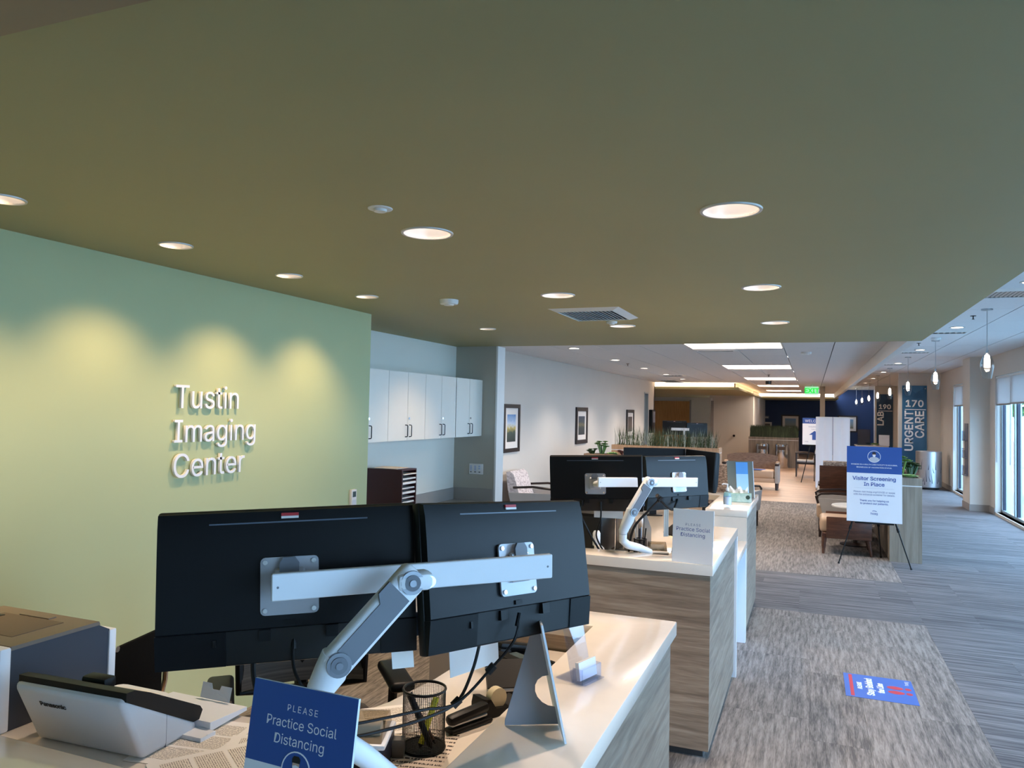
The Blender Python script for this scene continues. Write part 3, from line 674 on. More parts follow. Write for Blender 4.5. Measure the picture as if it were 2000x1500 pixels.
# ------------------------------------------------------------------ cables
def cable(label, pts, r=.004, m=None, name='cable', beads=()):
    P = [Vector(p) for p in pts]; out = []
    n = len(P)
    for i in range(n-1):
        p0, p1, p2, p3 = P[max(i-1, 0)], P[i], P[i+1], P[min(i+2, n-1)]
        for k in range(6):
            u = k/6; out.append(.5*((2*p1)+(-p0+p2)*u+(2*p0-5*p1+4*p2-p3)*u*u+(-p0+3*p1-3*p2+p3)*u**3))
    out.append(P[-1])
    t = thing(name, label, 'cable', P[-1])
    MB().tube(out, r, 7).build('cord', m or M_black, t, True)
    for i in beads:
        a = P[i]; d = (P[min(i+1, n-1)]-P[max(i-1, 0)]).normalized()
        MB().cyl(a-d*.011, a+d*.011, .0095, n=10).build('ferrite_bead', M_black, t, True)
    MB().cyl(P[0], P[0]+(P[1]-P[0]).normalized()*.03, r*1.7, n=8).build('strain_relief', M_black, t, True)
    return t
cable('black power cable looping from the right near monitor past the pen cup', [(-.71, 1.66, 1.32), (-.708, 1.625, 1.27), (-.722, 1.61, 1.196), (-.755, 1.60, 1.125), (-.80, 1.53, 1.107), (-.86, 1.47, 1.095), (-.92, 1.41, 1.09), (-1.0, 1.36, 1.09), (-1.05, 1.36, .905)], .0038, beads=(3,))
cable('black video cable with a bead from the right near monitor', [(-.632, 1.675, 1.325), (-.634, 1.65, 1.27), (-.683, 1.63, 1.203), (-.747, 1.585, 1.130), (-.80, 1.525, 1.128), (-.86, 1.465, 1.122), (-.92, 1.405, 1.118), (-1.0, 1.345, 1.11), (-1.08, 1.40, .905)], .0034, beads=(2,))
cable('black power cable hanging behind the left near monitor', [(-1.105, 1.33, 1.30), (-1.10, 1.318, 1.24), (-1.085, 1.32, 1.18), (-1.06, 1.36, 1.05), (-1.06, 1.40, .905)], .0055)
cable('thin video cable curving down from the left near monitor', [(-1.03, 1.36, 1.31), (-1.02, 1.348, 1.25), (-.995, 1.345, 1.21), (-.95, 1.37, 1.13), (-.93, 1.42, .905)], .0035)
cable('black cable sagging from the left monitor of the second desk', [(-1.24, 4.285, 1.28), (-1.25, 4.29, 1.2), (-1.20, 4.32, 1.08), (-1.15, 4.36, .98), (-1.14, 4.40, .905)], .006)
cable('second black cable under the left monitor of the second desk', [(-1.13, 4.285, 1.28), (-1.13, 4.29, 1.18), (-1.16, 4.31, 1.08), (-1.13, 4.37, .98), (-1.10, 4.42, .905)], .005)
cable('black cable bundle hanging along the second monitor arm', [(-.80, 4.40, 1.31), (-.86, 4.33, 1.24), (-.93, 4.28, 1.15), (-.97, 4.33, 1.02), (-.98, 4.38, .905)], .007)
cable('black cable between the second arm and the right monitor', [(-.83, 4.42, 1.32), (-.80, 4.50, 1.26), (-.77, 4.60, 1.22), (-.76, 4.66, 1.25), (-.76, 4.71, 1.27)], .007)
# ------------------------------------------------------------------ letters and wall cabinets
M_sgn = mat('white_letter_metal', (232, 234, 240), .35, var=0)
def split_word(word, size, ext, m, parent, M, bold=0.0):
    bx = lambda s_: max(v.co.x for v in text_mesh(s_, size, ext=ext, bold=bold, align='LEFT').vertices)
    for i, ch in enumerate(word):
        if ch == ' ': continue
        off = bx(word[:i+1]) - bx(ch)
        text(ch, size, m, parent, M @ Matrix.Translation((off, 0, 0)), name='letter', ext=ext, bold=bold, align='LEFT')
def fit(s, width, **kw):
    """type size that makes a line this wide"""
    me = text_mesh(s, 1.0, **kw); xs = [v.co.x for v in me.vertices]; return width/(max(xs)-min(xs))
WX = Matrix(((0, 0, 1, 0), (1, 0, 0, 0), (0, 1, 0, 0), (0, 0, 0, 1)))     # text on a wall that faces +X
t = thing('wall_lettering', 'white raised lettering in three lines on the green wall', 'sign', (-3.098, 3.03, 1.40))
for word, z, wd in (('Tustin', 1.834, .468), ('Imaging', 1.652, .618), ('Center', 1.470, .530)):
    split_word(word, fit(word, wd, align='LEFT'), .007, M_sgn, t, Matrix.Translation((.013, -.012, z-1.40)) @ WX, bold=.0)
M_cabw = mat('white_cabinet_laminate', (228, 225, 216), .4, var=.01); M_wire = mat('dark_wire_pull', (40, 40, 42), .35, .8)
def cabinet(y0, label, hid=False):
    t = thing('wall_cabinet', label, 'cabinet', (-3.58, y0+.338, 1.50), group='white wall cabinets')
    B(-3.748, -3.432, y0+.001, y0+.675, 1.50, 2.123).build('body', M_cabw, t, True, smooth=False)
    for k in (0, 1):
        a = y0+.338*k
        d = B(-3.431, -3.414, a+.0025, a+.3355, 1.503, 2.12).build('door', M_cabw, t, True, smooth=False)
        yh = a+.338-.035 if k == 0 else a+.035
        MB().tube([(-3.414, yh, 1.535), (-3.392, yh, 1.537), (-3.388, yh, 1.545), (-3.388, yh, 1.632), (-3.392, yh, 1.64), (-3.414, yh, 1.642)], .0045, 6).build('handle', M_wire, d, True)
        if k: MB().cyl((-3.414, a+.022, 1.70), (-3.405, a+.022, 1.70), .011, n=12).build('lock', M_chr, d, True)
cabinet(5.048, 'white wall cabinet half hidden by the end of the green wall')
cabinet(5.724, 'white wall cabinet second from the green wall, warm light on its doors')
cabinet(6.40, 'white wall cabinet third from the green wall')
cabinet(7.06, 'white wall cabinet at the far end, against the grey pier')
t = thing('niche_counter', 'grey counter with backsplash under the white wall cabinets', 'counter', (-3.44, 6.3, 0))
M_gq = mat('grey_counter', (150, 146, 140), .25, var=.03, scale=40)
B(-3.749, -3.14, 4.93, 7.735, .745, .785).build('top', M_gq, t, True, smooth=False)
B(-3.749, -3.735, 4.93, 7.72, .785, .912).build('backsplash', M_base, t, True, smooth=False)
B(-3.735, -3.26, 7.722, 7.738, .785, .918).build('backsplash', M_base, t, True, smooth=False)
B(-3.74, -3.18, 4.93, 7.73, .0, .745).build('base_cabinet', M_cabw, t, True, smooth=False)
# sorter
t = thing('mail_sorter', 'dark red mail sorter full of papers on the niche counter', 'sorter', (-3.47, 5.92, .785))
M_mah = mat('mahogany_laminate', (64, 20, 20), .4, var=.06); x0, x1, y0, y1, z0, z1 = -3.66, -3.30, 5.79, 6.05, .786, 1.245
B(x0, x1, y0, y0+.012, z0, z1).build('side_panel', M_mah, t, True, smooth=False); B(x0, x1, y1-.012, y1, z0, z1).build('side_panel', M_mah, t, True, smooth=False)
B(x0, x1, y0, y1, z1, z1+.012).build('top_panel', M_mah, t, True, smooth=False); B(x0, x0+.008, y0, y1, z0, z1).build('back_panel', M_mah, t, True, smooth=False)
for k in range(11):
    z = z0+.004+k*.0415
    B(x0+.01, x1-.004, y0+.012, y1-.012, z, z+.004).build('shelf', M_mah, t, True, smooth=False)
M_paper = mat('paper_white', (236, 232, 226), .8, var=.02)
for k in range(11):
    z = z0+.009+k*.0415
    tag(B(x0+.03, x1+.006+random.uniform(-.02, .006), y0+.016, y1-.016, z, z+.008+random.random()*.012).build('paper_stack', M_paper, smooth=False), 'paper stack in the dark red sorter, slot %s from its base' % ['first', 'second', 'third', 'fourth', 'fifth', 'sixth', 'seventh', 'eighth', 'ninth', 'tenth', 'eleventh'][k], 'paper', 'papers in the mail sorter')
tag(B(-3.63, -3.36, 5.80, 6.03, 1.2595, 1.263).build('paper_sheet', M_paper, smooth=False), 'white paper lying on top of the mail sorter', 'paper')
# wall switch plate
t = thing('switch_plate', 'white three-gang dimmer plate on the grey pier', 'switch', (-3.47, 7.738, 1.073))
MB().rbox(-.086, .086, -.008, 0, 0, .117, .004, 2).build('plate', M_lab, t)
M_btn = mat('switch_button', (176, 186, 214), .4)
for g in range(3):
    for k in range(4 if g < 2 else 2):
        MB().rbox(-.062+g*.052-.012, -.062+g*.052+.012, -.012, -.007, .085-k*.015 if g < 2 else .082-k*.024, .095-k*.015 if g < 2 else .098-k*.024, .001, 1).build('button', M_btn, t)
    B(-.062+g*.052-.01, -.062+g*.052+.01, -.010, -.007, .022, .030).build('slider', M_black, t, smooth=False)
t = thing('wall_remote', 'white remote control in a holder on the green wall end', 'remote', (-3.098, 4.71, 1.05))
MB().rbox(0, .024, -.032, .032, 0, .15, .004, 2).build('body', M_lab, t)
B(.0235, .0255, -.020, .020, .095, .135).build('display', mat('lcd_green', (58, 74, 70), .3), t, smooth=False)
B(.0235, .0255, -.022, .022, .01, .075).build('cover', mat('remote_cover', (206, 206, 210), .4), t, smooth=False)
# ------------------------------------------------------------------ printed boards
M_blue = mat('print_blue', (44, 84, 160), .45, var=.0); M_pw = mat('print_white', (244, 245, 250), .5, var=0); M_ptx = mat('print_text_blue', (56, 84, 164), .5, var=0)
M_ptg = mat('print_text_grey', (136, 142, 176), .5, var=0); M_skin = mat('print_skin', (206, 170, 150), .6, var=0); M_hair = mat('print_hair', (34, 30, 32), .6, var=0); M_pg = mat('print_grey', (196, 198, 208), .6, var=0); M_foam = mat('foam_board_edge', (222, 232, 240), .6, var=0)
M_pred = mat('print_red', (190, 56, 72), .5, var=0)
def icon(parent, M, r):
    """round badge with a masked head-and-shoulders figure, drawn in layers; local x right, y up, z out"""
    mb = MB(); n = 28
    ring = MB().lathe([(r, 0), (r, .0008), (r*.93, .0008), (r*.93, 0)], n).build('badge_ring', M_pw, parent); ring.matrix_basis = M
    def poly(name, pts, m, z): 
        o = MB().add([(x*r, y*r, z) for x, y in pts], [tuple(range(len(pts)))]).build(name, m, parent, smooth=False); o.matrix_basis = M
    poly('badge_field', [(math.cos(a*.2244)*.93, math.sin(a*.2244)*.93) for a in range(28)], M_blue, .0003)
    sh = [(-.78, -.50)] + [(-.66+.0*k, -.65) for k in range(1)] + [(math.cos(R(a))*.93, math.sin(R(a))*.93) for a in range(225, 316, 10)] + [(.66, -.65), (.78, -.50), (.66, -.22), (.30, -.08), (-.30, -.08), (-.66, -.22)]
    poly('badge_shoulders', sh, M_pg, .0005)
    poly('badge_neck', [(-.13, -.1), (.13, -.1), (.13, .15), (-.13, .15)], M_skin, .0007)
    poly('badge_face', [(math.cos(R(a))*.25, .28+math.sin(R(a))*.36) for a in range(0, 360, 18)], M_skin, .0009)
    poly('badge_mask', [(-.23, .24), (-.17, -.03), (0, -.09), (.17, -.03), (.23, .24), (0, .30)], M_pw, .0011)
    poly('badge_hair', [(-.27, .40), (.27, .40), (.28, .62), (.16, .76), (-.16, .76), (-.28, .62)], M_hair, .0012)
def board(name, label, w, h, loc, rz, lean, th=.005, front=None, group=None):
    """foam board standing on its lower edge; local x right, z up, printed face towards -y"""
    M = Matrix.Translation(loc) @ Matrix.Rotation(R(rz), 4, 'Z') @ Matrix.Rotation(R(lean), 4, 'X')
    t = thing(name, label, 'sign', M=M, group=group)
    B(-w/2, w/2, 0, th, 0, h).build('board', M_foam, t, smooth=False)
    return t
def FP(x, z, d=.0006): return face_M((x, -d, z))
def rect(t, name, m, x0, x1, z0, z1, d=.0006): B(x0, x1, -d, 0, z0, z1).build(name, m, t, smooth=False)
# nearest blue sign
w, h = .227, .293
t = board('distancing_sign', 'blue Please Practice Social Distancing sign at the bottom of the photo', w, h, (-.828, 1.085, 1.0125), -2.6, -8.6)
rect(t, 'print_field', M_pw, -w/2, w/2, 0, h)
o = MB().add([(-w/2, -.0009, h*.535), (w/2, -.0009, h*.535), (w/2, -.0009, h), (-w/2, -.0009, h)], [(0, 1, 2, 3)]).build('blue_band', M_blue, t, smooth=False)
text('PLEASE', fit('PLEASE', .066, spacing=1.25), M_pw, t, FP(0, h*.872, .0012), spacing=1.25)
text('Practice Social', fit('Practice Social', .152), M_pw, t, FP(0, h*.785, .0012), bold=.0)
text('Distancing', fit('Distancing', .108), M_pw, t, FP(0, h*.69, .0012))
icon(t, FP(0, h*.535, .001), .031)
B(-.04, .04, .005, .06, 0, .003).build('foot_flap', M_foam, t, smooth=False)
# white sign on the second counter
w, h = .216, .279
t = board('distancing_sign', 'white Please Practice Social Distancing sign standing on the second counter', w, h, (-.580, 4.085, 1.0125), -7, -4.5)
rect(t, 'print_field', M_pw, -w/2, w/2, 0, h)
text('PLEASE', fit('PLEASE', .08, spacing=1.3), M_ptg, t, FP(0, h*.715, .001), spacing=1.3)
text('Practice Social', fit('Practice Social', .178), M_ptx, t, FP(0, h*.628, .001))
text('Distancing', fit('Distancing', .128), M_ptx, t, FP(0, h*.523, .001))
B(-.04, .04, .005, .07, 0, .003).build('foot_flap', M_foam, t, smooth=False)
# sign seen from behind on the nearest counter
t = thing('easel_back_sign', 'counter sign seen from behind with a grey easel flap', 'sign', (-.59, 1.85, 1.0115))
bn = Vector((-.538, 1.745, 1.0115)); Wv = Vector((-.098, .203, 0)); Uv = Vector((-.060, -.014, .274)); nn = Wv.cross(Uv).normalized()
if nn.x < 0: nn = -nn
q = [bn, bn+Wv, bn+Wv+Uv, bn+Uv]; q2 = [p+nn*.005 for p in q]
M_back = mat('grey_card_back', (150, 152, 158), .7, var=.02)
MB().add(q+q2, [(0, 1, 2, 3), (7, 6, 5, 4), (0, 4, 5, 1), (1, 5, 6, 2), (2, 6, 7, 3), (3, 7, 4, 0)]).build('board', M_foam, t, True, smooth=False)
mb_ = bn+Wv*.5; tp = mb_+Uv*.86; bk = mb_-Vector((nn.x, nn.y, 0)).normalized()*.135-Vector((0, 0, 0))
pl = [mb_+Vector((0, 0, .002)), mb_+Uv*.12]
cx = mb_+Uv*.30
for k in range(9):
    a = R(-90+180*k/8); pl.append(cx+Uv.normalized()*math.sin(a)*.040+(bk-mb_).normalized()*math.cos(a)*.042)
pl += [mb_+Uv*.5, tp, tp+(bk-mb_).normalized()*.018, bk+Vector((0, 0, .012)), bk]
side = Wv.normalized()*.0015
MB().add([p+side for p in pl]+[p-side for p in pl], [tuple(range(len(pl))), tuple(range(2*len(pl)-1, len(pl)-1, -1))]).build('easel_flap', M_back, t, True, smooth=False)
MB().add([tp+Wv*.10-nn*.001, tp-Wv*.10-nn*.001, mb_+Uv*.99-Wv*.10-nn*.001, mb_+Uv*.99+Wv*.10-nn*.001], [(0, 1, 2, 3)]).build('glued_tab', M_back, t, True, smooth=False)
# visitor sign on the tripod easel
w, h = .61, .914
t = board('visitor_sign', 'blue and white Visitor Screening In Place sign on the easel', w, h, (.714, 10.205, .525), -.3, -4.5, .006)
rect(t, 'print_field', M_pw, -w/2, w/2, 0, h)
MB().add([(-w/2, -.0012, h*.645), (w/2, -.0012, h*.645), (w/2, -.0012, h), (-w/2, -.0012, h)], [(0, 1, 2, 3)]).build('blue_band', M_blue, t, smooth=False)
icon(t, FP(0, h*.868, .0014), .073)
for s_, z, wd, m in (('MASKING IN A HEALTH CARE FACILITY IS REQUIRED,', .760, .51, M_pw), ('REGARDLESS OF VACCINATION STATUS.', .722, .39, M_pw), ('Visitor Screening', .575, .475, M_ptx), ('In Place', .500, .225, M_ptx), ('Please visit Hoag.org/COVID or speak', .398, .455, M_ptg), ('with the entrance screener for details.', .362, .455, M_ptg), ('Thank you for helping us', .283, .32, M_ptx), ('to protect our patients.', .245, .31, M_ptx), ('hoag', .115, .075, M_ptx)):
    text(s_, fit(s_, wd), m, t, FP(0, h*z, .0018), bold=.0012 if 'Vis' in s_ or 'Pla' in s_ else .0003)
rect(t, 'hairline', M_pg, -.22, .22, h*.444, h*.446, .0012)
MB().tube([(-.02, -.001, h*.145), (-.005, -.001, h*.152), (.01, -.001, h*.148), (.028, -.001, h*.142)], .003, 5).build('logo_arc', M_ptx, t)
t = thing('tripod_easel', 'black folding tripod easel holding the visitor sign', 'easel', (.714, 10.35, 0))
ap = Vector((.714, 10.44, 1.30))
for fx, fy in ((.318, 10.17), (1.112, 10.15), (.84, 10.85)):
    ft = Vector((fx, fy, 0)); lg = MB().cyl(ap, ap.lerp(ft, .66), .011, n=8).build('leg', M_black, t, True)
    MB().cyl(ap.lerp(ft, .60), ft, .0075, n=8).build('leg_extension', M_black, lg, True)
    MB().cyl(ap.lerp(ft, .645), ap.lerp(ft, .68), .016, n=10).build('leg_clamp', M_black, lg, True)
    MB().cyl(ft+Vector((0, 0, .0)), ap.lerp(ft, .985), .013, .011, n=8).build('rubber_foot', M_black, lg, True)
MB().lathe([(0, .06), (.03, .05), (.03, -.02), (0, -.03)], 12, c=ap).build('hub', M_black, t, True)
B(.50, .93, 10.19, 10.29, .505, .522).build('ledge', M_black, t, True, smooth=False)
B(.70, .73, 10.37, 10.39, .52, 1.0).build('spine', M_black, t, True, smooth=False)
# floor decal
t = thing('floor_decal', 'blue Please Stay Behind the Line decal on the carpet', 'floor decal', (.43, 5.65, .0005))
B(-.212, .212, -.235, .235, 0, .0012).build('vinyl', mat('decal_blue', (62, 104, 186), .5, var=.02), t, smooth=False)
FL = Matrix(((0, -1, 0, 0), (1, 0, 0, 0), (0, 0, 1, 0), (0, 0, 0, 1)))
B(-.180, -.158, -.215, .215, .0012, .0016).build('red_line', M_pred, t, smooth=False)
for s_, x, wd, y in (('PLEASE', -.120, .13, .0), ('Stay Behind', -.060, .33, .0), ('the Line', .006, .19, .0)):
    text(s_, fit(s_, wd), M_pw, t, Matrix.Translation((x, y, .0017)) @ FL, bold=.002)
for y in (-.045, .045):
    MB().disc((.098, y, .0017), .05, 20, True, ry=.032).build('footprint_sole', M_pred, t); MB().disc((.175, y, .0017), .02, 16, True, ry=.024).build('footprint_heel', M_pred, t)
text('hoag', .05, M_pw, t, Matrix.Translation((.175, .165, .0017)) @ FL)
# ------------------------------------------------------------------ things on the nearest desk
M_acry = pane_mat('clear_acrylic', (236, 240, 250), .14)
t = thing('acrylic_card_holder', 'clear acrylic holder with business cards on the nearest counter', 'card holder', (-.625, 2.19, 1.0115), R(72))
LN = Matrix.Rotation(R(-13), 4, 'X')
MB().box(-.05, .05, 0, .003, 0, .235, LN).build('back_sheet', M_acry, t, smooth=False)
B(-.05, .05, -.045, .06, 0, .003).build('base', M_acry, t, smooth=False)
MB().box(-.048, .048, -.034, -.031, 0, .042).box(-.05, -.047, -.034, 0, 0, .042).box(.047, .05, -.034, 0, 0, .042).build('card_pocket', M_acry, t, smooth=False)
tag(MB().box(-.044, .044, -.024, -.012, .004, .055, Matrix.Translation((-.625, 2.19, 1.0115)) @ Matrix.Rotation(R(72), 4, 'Z') @ Matrix.Rotation(R(-8), 4, 'X')).build('business_cards', M_lab, smooth=False), 'white business cards in the clear acrylic holder', 'cards')
# pen cup of wire mesh
def pen_cup(label, loc, r=.056, h=.155):
    t = thing('pen_cup', label, 'pen cup', loc); mb = MB(); n = 66
    for k in range(n):
        a = 2*math.pi*k/n; p = lambda z: (r*math.cos(a), r*math.sin(a), z); mb.tube([p(.004), p(h)], .00055, 3)
    for k in range(38):
        z = .006+k*(h-.01)/37; mb.tube([(r*math.cos(2*math.pi*j/24), r*math.sin(2*math.pi*j/24), z) for j in range(24)], .00055, 3, closed=True)
    mb.build('mesh_wall', M_black, t)
    MB().tube([(r*math.cos(2*math.pi*j/28), r*math.sin(2*math.pi*j/28), h) for j in range(28)], .0035, 6, closed=True).build('rim', M_black, t)
    MB().tube([(r*math.cos(2*math.pi*j/28), r*math.sin(2*math.pi*j/28), .004) for j in range(28)], .004, 6, closed=True).build('base_ring', M_black, t)
    MB().disc((0, 0, .002), r, 24).disc((0, 0, .005), r, 24, True).build('base', M_black, t)
cp = (-.95, 1.815, ZW+.001)
pen_cup('black wire-mesh pen cup on the nearest worktop', cp)
def pen(label, loc, a, b, m, r=.006):
    a = Vector(a); b = Vector(b); t = thing('pen', label, 'pen', a, group='pens in the mesh cup')
    d = b-a
    MB().cyl(a+d*.08, a+d*.72, r, n=8).build('barrel', m, t, True); MB().cyl(a, a+d*.08, .001, r, n=8).build('tip', M_black, t, True); MB().cyl(a+d*.72, b, r*1.12, n=8).build('cap', m, t, True)
c = Vector(cp)
pen('yellow highlighter in the mesh pen cup', c, c+Vector((.005, -.03, .012)), c+Vector((.02, .03, .125)), mat('highlighter_yellow', (214, 206, 40), .4), .008)
pen('black marker leaning in the mesh pen cup', c, c+Vector((.035, -.02, .012)), c+Vector((-.04, -.01, .14)), M_black, .008)
pen('brown pen in the mesh pen cup', c, c+Vector((.03, .01, .012)), c+Vector((-.045, .012, .12)), mat('pen_brown', (90, 60, 48), .4), .005)
# label printer with smoked lid
M_smoke = pane_mat('smoked_lid', (212, 206, 196), .14); M_nvy = mat('navy_plastic', (18, 24, 42), .4); M_wpl = mat('white_plastic', (228, 230, 234), .4, var=.01)
def lab_printer(label, loc, rz):
    t = thing('label_printer', label, 'printer', loc, R(rz), group='label printers on the desks')
    MB().rbox(-.06, .06, -.09, .06, 0, .07, .008, 2).build('body', M_nvy, t)
    MB().rbox(-.063, .063, -.093, .063, .066, .080, .006, 2).build('rim', M_wpl, t)
    mb = MB(); P = [(-.085, .08), (-.06, .105), (-.01, .122), (.03, .118), (.055, .08)]
    mb.prism(P, -.052, .052, 0).build('lid', M_smoke, t)
    MB().cyl((-.04, -.02, .09), (.04, -.02, .09), .02, n=14).build('label_roll', M_paper, t)
    B(.06, .09, .02, .05, .0, .045).build('feed_lever', mat('lever_grey', (96, 92, 84), .5), t, smooth=False)
lab_printer('navy label printer with a smoked lid beside the pen cup', (-1.045, 1.69, ZW+.001), 20)
# tape dispenser, stapler
t = thing('tape_dispenser', 'black tape dispenser with a roll on the nearest worktop', 'tape dispenser', (-.865, 2.11, ZW+.001), R(60))
MB().prism([(-.07, 0), (.07, 0), (.07, .035), (.045, .03), (.02, .02), (-.02, .025), (-.04, .055), (-.065, .06), (-.07, .04)], -.028, .028, 1).build('body', M_black, t)
MB().cyl((0, -.012, .045), (0, .012, .045), .030, n=22).build('tape_roll', mat('tape_clear_yellow', (214, 200, 166), .3), t)
t = thing('stapler', 'black stapler in front of the tape dispenser', 'stapler', (-.895, 1.985, ZW+.001), R(65))
MB().rbox(-.075, .075, -.02, .02, 0, .014, .006, 2).build('base', M_black, t)
MB().rbox(-.075, .068, -.018, .018, .026, .054, .012, 2, M=Matrix.Rotation(R(-4), 4, 'Y')).build('arm', M_black, t)
MB().rbox(-.070, .06, -.012, .012, .018, .028, .003, 1).build('magazine', M_steel, t)
def desk_phone(label, loc, rz, m, gm):
    t = thing('telephone', label, 'telephone', loc, R(rz), group='desk telephones')
    MB().prism([(-.10, 0), (.10, 0), (.10, .075), (.085, .08), (-.10, .03)], -.10, .10, 1).build('base', m, t)
    hs = MB().rbox(-.10, .095, -.095, -.045, .058, .085, .012, 2, M=Matrix.Rotation(R(-14), 4, 'Y')).build('handset', gm, t)
    for a in (-.075, .07): MB().rbox(a-.028, a+.028, -.097, -.043, .045, .066, .01, 2, M=Matrix.Rotation(R(-14), 4, 'Y')).build('earpiece', gm, hs)
    B(.03, .085, -.02, .085, .066, .074).build('display', mat('phone_lcd', (70, 82, 84), .2), t, smooth=False)
    for i in range(4):
        for j in range(3): MB().rbox(-.07+i*.024, -.056+i*.024, -.01+j*.03, .012+j*.03, .036+i*.006, .046+i*.006, .002, 1).build('key', gm, t)
    MB().tube([(-.09, -.07, .03)]+[(-.10+.012*math.cos(k*1.1), -.10-.004*k, .012+.010*math.sin(k*1.1)) for k in range(14)], .003, 5).build('coiled_cord', gm, t)
desk_phone('black telephone at the back of the nearest worktop', (-.90, 2.46, ZW+.001), -120, M_black, M_black)
t = thing('card_terminal', 'dark payment terminal with a silver edge behind the counter sign', 'card terminal', (-.865, 2.28, ZW+.001), R(-60))
MB().box(-.05, .05, -.10, .10, 0, .025, Matrix.Translation((0, 0, .05)) @ Matrix.Rotation(R(38), 4, 'Y')).build('body', M_black, t, smooth=False)
MB().tube([(.045, -.10, .03), (.045, .10, .03)], .008, 8).build('silver_edge', M_steel, t)
B(-.04, .04, -.05, .05, 0, .03).build('stand', M_black, t, smooth=False)
# papers
def paper_mat(name, base, ink, sc):
    if name in MATS: return MATS[name]
    m = bpy.data.materials.new(name); m.use_nodes = True; MATS[name] = m; nt = m.node_tree; b = nt.nodes['Principled BSDF']; L = nt.links.new
    tc = nt.nodes.new('ShaderNodeTexCoord'); wv = nt.nodes.new('ShaderNodeTexWave'); wv.bands_direction = 'Y'; wv.inputs['Scale'].default_value = sc; L(tc.outputs['Object'], wv.inputs['Vector'])
    mp = nt.nodes.new('ShaderNodeMapping'); mp.inputs['Scale'].default_value = (150, sc*2.2, 1); L(tc.outputs['Object'], mp.inputs['Vector'])
    n = nt.nodes.new('ShaderNodeTexNoise'); n.inputs['Scale'].default_value = 1.6; L(mp.outputs[0], n.inputs['Vector'])
    r = nt.nodes.new('ShaderNodeValToRGB'); r.color_ramp.elements[0].position = .62; r.color_ramp.elements[1].position = .70; L(wv.outputs['Fac'], r.inputs[0])
    r2 = nt.nodes.new('ShaderNodeValToRGB'); r2.color_ramp.elements[0].position = .42; r2.color_ramp.elements[1].position = .5; L(n.outputs['Fac'], r2.inputs[0])
    mu = nt.nodes.new('ShaderNodeMath'); mu.operation = 'MULTIPLY'; L(r.outputs[0], mu.inputs[0]); L(r2.outputs[0], mu.inputs[1])
    mx = nt.nodes.new('ShaderNodeMix'); mx.data_type = 'RGBA'; mx.inputs[6].default_value = lin(base); mx.inputs[7].default_value = lin(ink); L(mu.outputs[0], mx.inputs[0]); L(mx.outputs[2], b.inputs['Base Color']); b.inputs['Roughness'].default_value = .8
    return m
M_print = paper_mat('printed_sheet', (228, 220, 208), (120, 114, 110), 58); M_form = paper_mat('striped_form', (222, 208, 194), (66, 58, 54), 14)
def sheet(label, loc, rz, w=.216, l=.279, m=None, th=.001):
    t = B(-w/2, w/2, -l/2, l/2, 0, th).build('paper_sheet', M_paper if m is None else m, smooth=False)
    if m is None:
        for a, b in ((.40, .18), (.14, -.12), (-.16, -.40)): B(-w*.40, w*.40, l*b, l*a, th, th+.0003).build('printed_block', M_print, t, smooth=False)
    t.location = loc; t.rotation_euler = (0, 0, R(rz)); return tag(t, label, 'paper')
sheet('printed sheet lying beside the document scanner', (-1.36, 1.50, ZW+.003), -35)
sheet('printed sheet under the edge of the blue sign', (-1.28, 1.64, ZW+.0015), -62)
sheet('printed sheet half under the scanner tray', (-1.52, 1.60, ZW+.0005), 10)
sheet('striped form lying under the mesh pen cup', (-.98, 1.80, ZW-.0005), 12, m=M_form)
sheet('paper drawing at the curved edge of the nearest worktop', (-1.13, 1.93, ZW+.0005), 40, .15, .2)
def hang(label, p, u, v, m=None, name='paper_note'):
    p, u, v = Vector(p), Vector(u), Vector(v); n = u.cross(v).normalized()*.0006
    o = MB().add([p+n, p+u+n, p+u+v+n, p+v+n, p-n, p+u-n, p+u+v-n, p+v-n], [(0, 1, 2, 3), (7, 6, 5, 4), (0, 4, 5, 1), (1, 5, 6, 2), (2, 6, 7, 3), (3, 7, 4, 0)]).build(name, m or M_paper, smooth=False)
    return tag(o, label, 'paper')
hang('small white note hanging below the left near monitor', (-.882, 1.515, 1.27), (.040, .028, .002), (.004, .004, -.062))
hang('printed page hanging below the right near monitor', (-.80, 1.64, 1.285), (.06, .155, .0), (.006, .006, -.125), M_lab)
# laser printer
t = thing('laser_printer', 'grey and white laser printer at the left edge of the photo', 'printer', (-2.23, 1.61, ZW+.001))
M_pd = mat('printer_slate', (48, 54, 66), .5, var=.02); M_pt = mat('printer_lid_taupe', (112, 102, 90), .55, var=.02)
MB().prism([(1.44, .901), (1.755, .901), (1.755, 1.095), (1.715, 1.118), (1.44, 1.118)], -2.44, -2.02, 0).build('body', M_pd, t, True, smooth=False)
MB().rbox(-2.445, -2.015, 1.41, 1.442, .901, 1.128, .006, 2).build('front_cover', M_wpl, t, True)
MB().rbox(-2.445, -2.015, 1.752, 1.778, .901, 1.094, .005, 2).build('rear_cover', M_wpl, t, True)
lid = MB().prism([(1.442, 1.117), (1.72, 1.117), (1.716, 1.128), (1.442, 1.128)], -2.445, -2.018, 0).build('lid', M_pt, t, True, smooth=False)
B(-2.36, -2.10, 1.50, 1.66, 1.1275, 1.1295).build('output_well', mat('printer_well', (92, 80, 68), .6), lid, True, smooth=False)
B(-2.30, -2.17, 1.665, 1.69, 1.1275, 1.131).build('paper_stop', M_pt, lid, True, smooth=False); B(-2.36, -2.33, 1.60, 1.64, 1.1285, 1.131).build('slot', M_black, lid, True, smooth=False)
t = thing('paper_tray', 'white rounded tray lying behind the laser printer', 'tray', (-1.94, 1.70, ZW+.001))
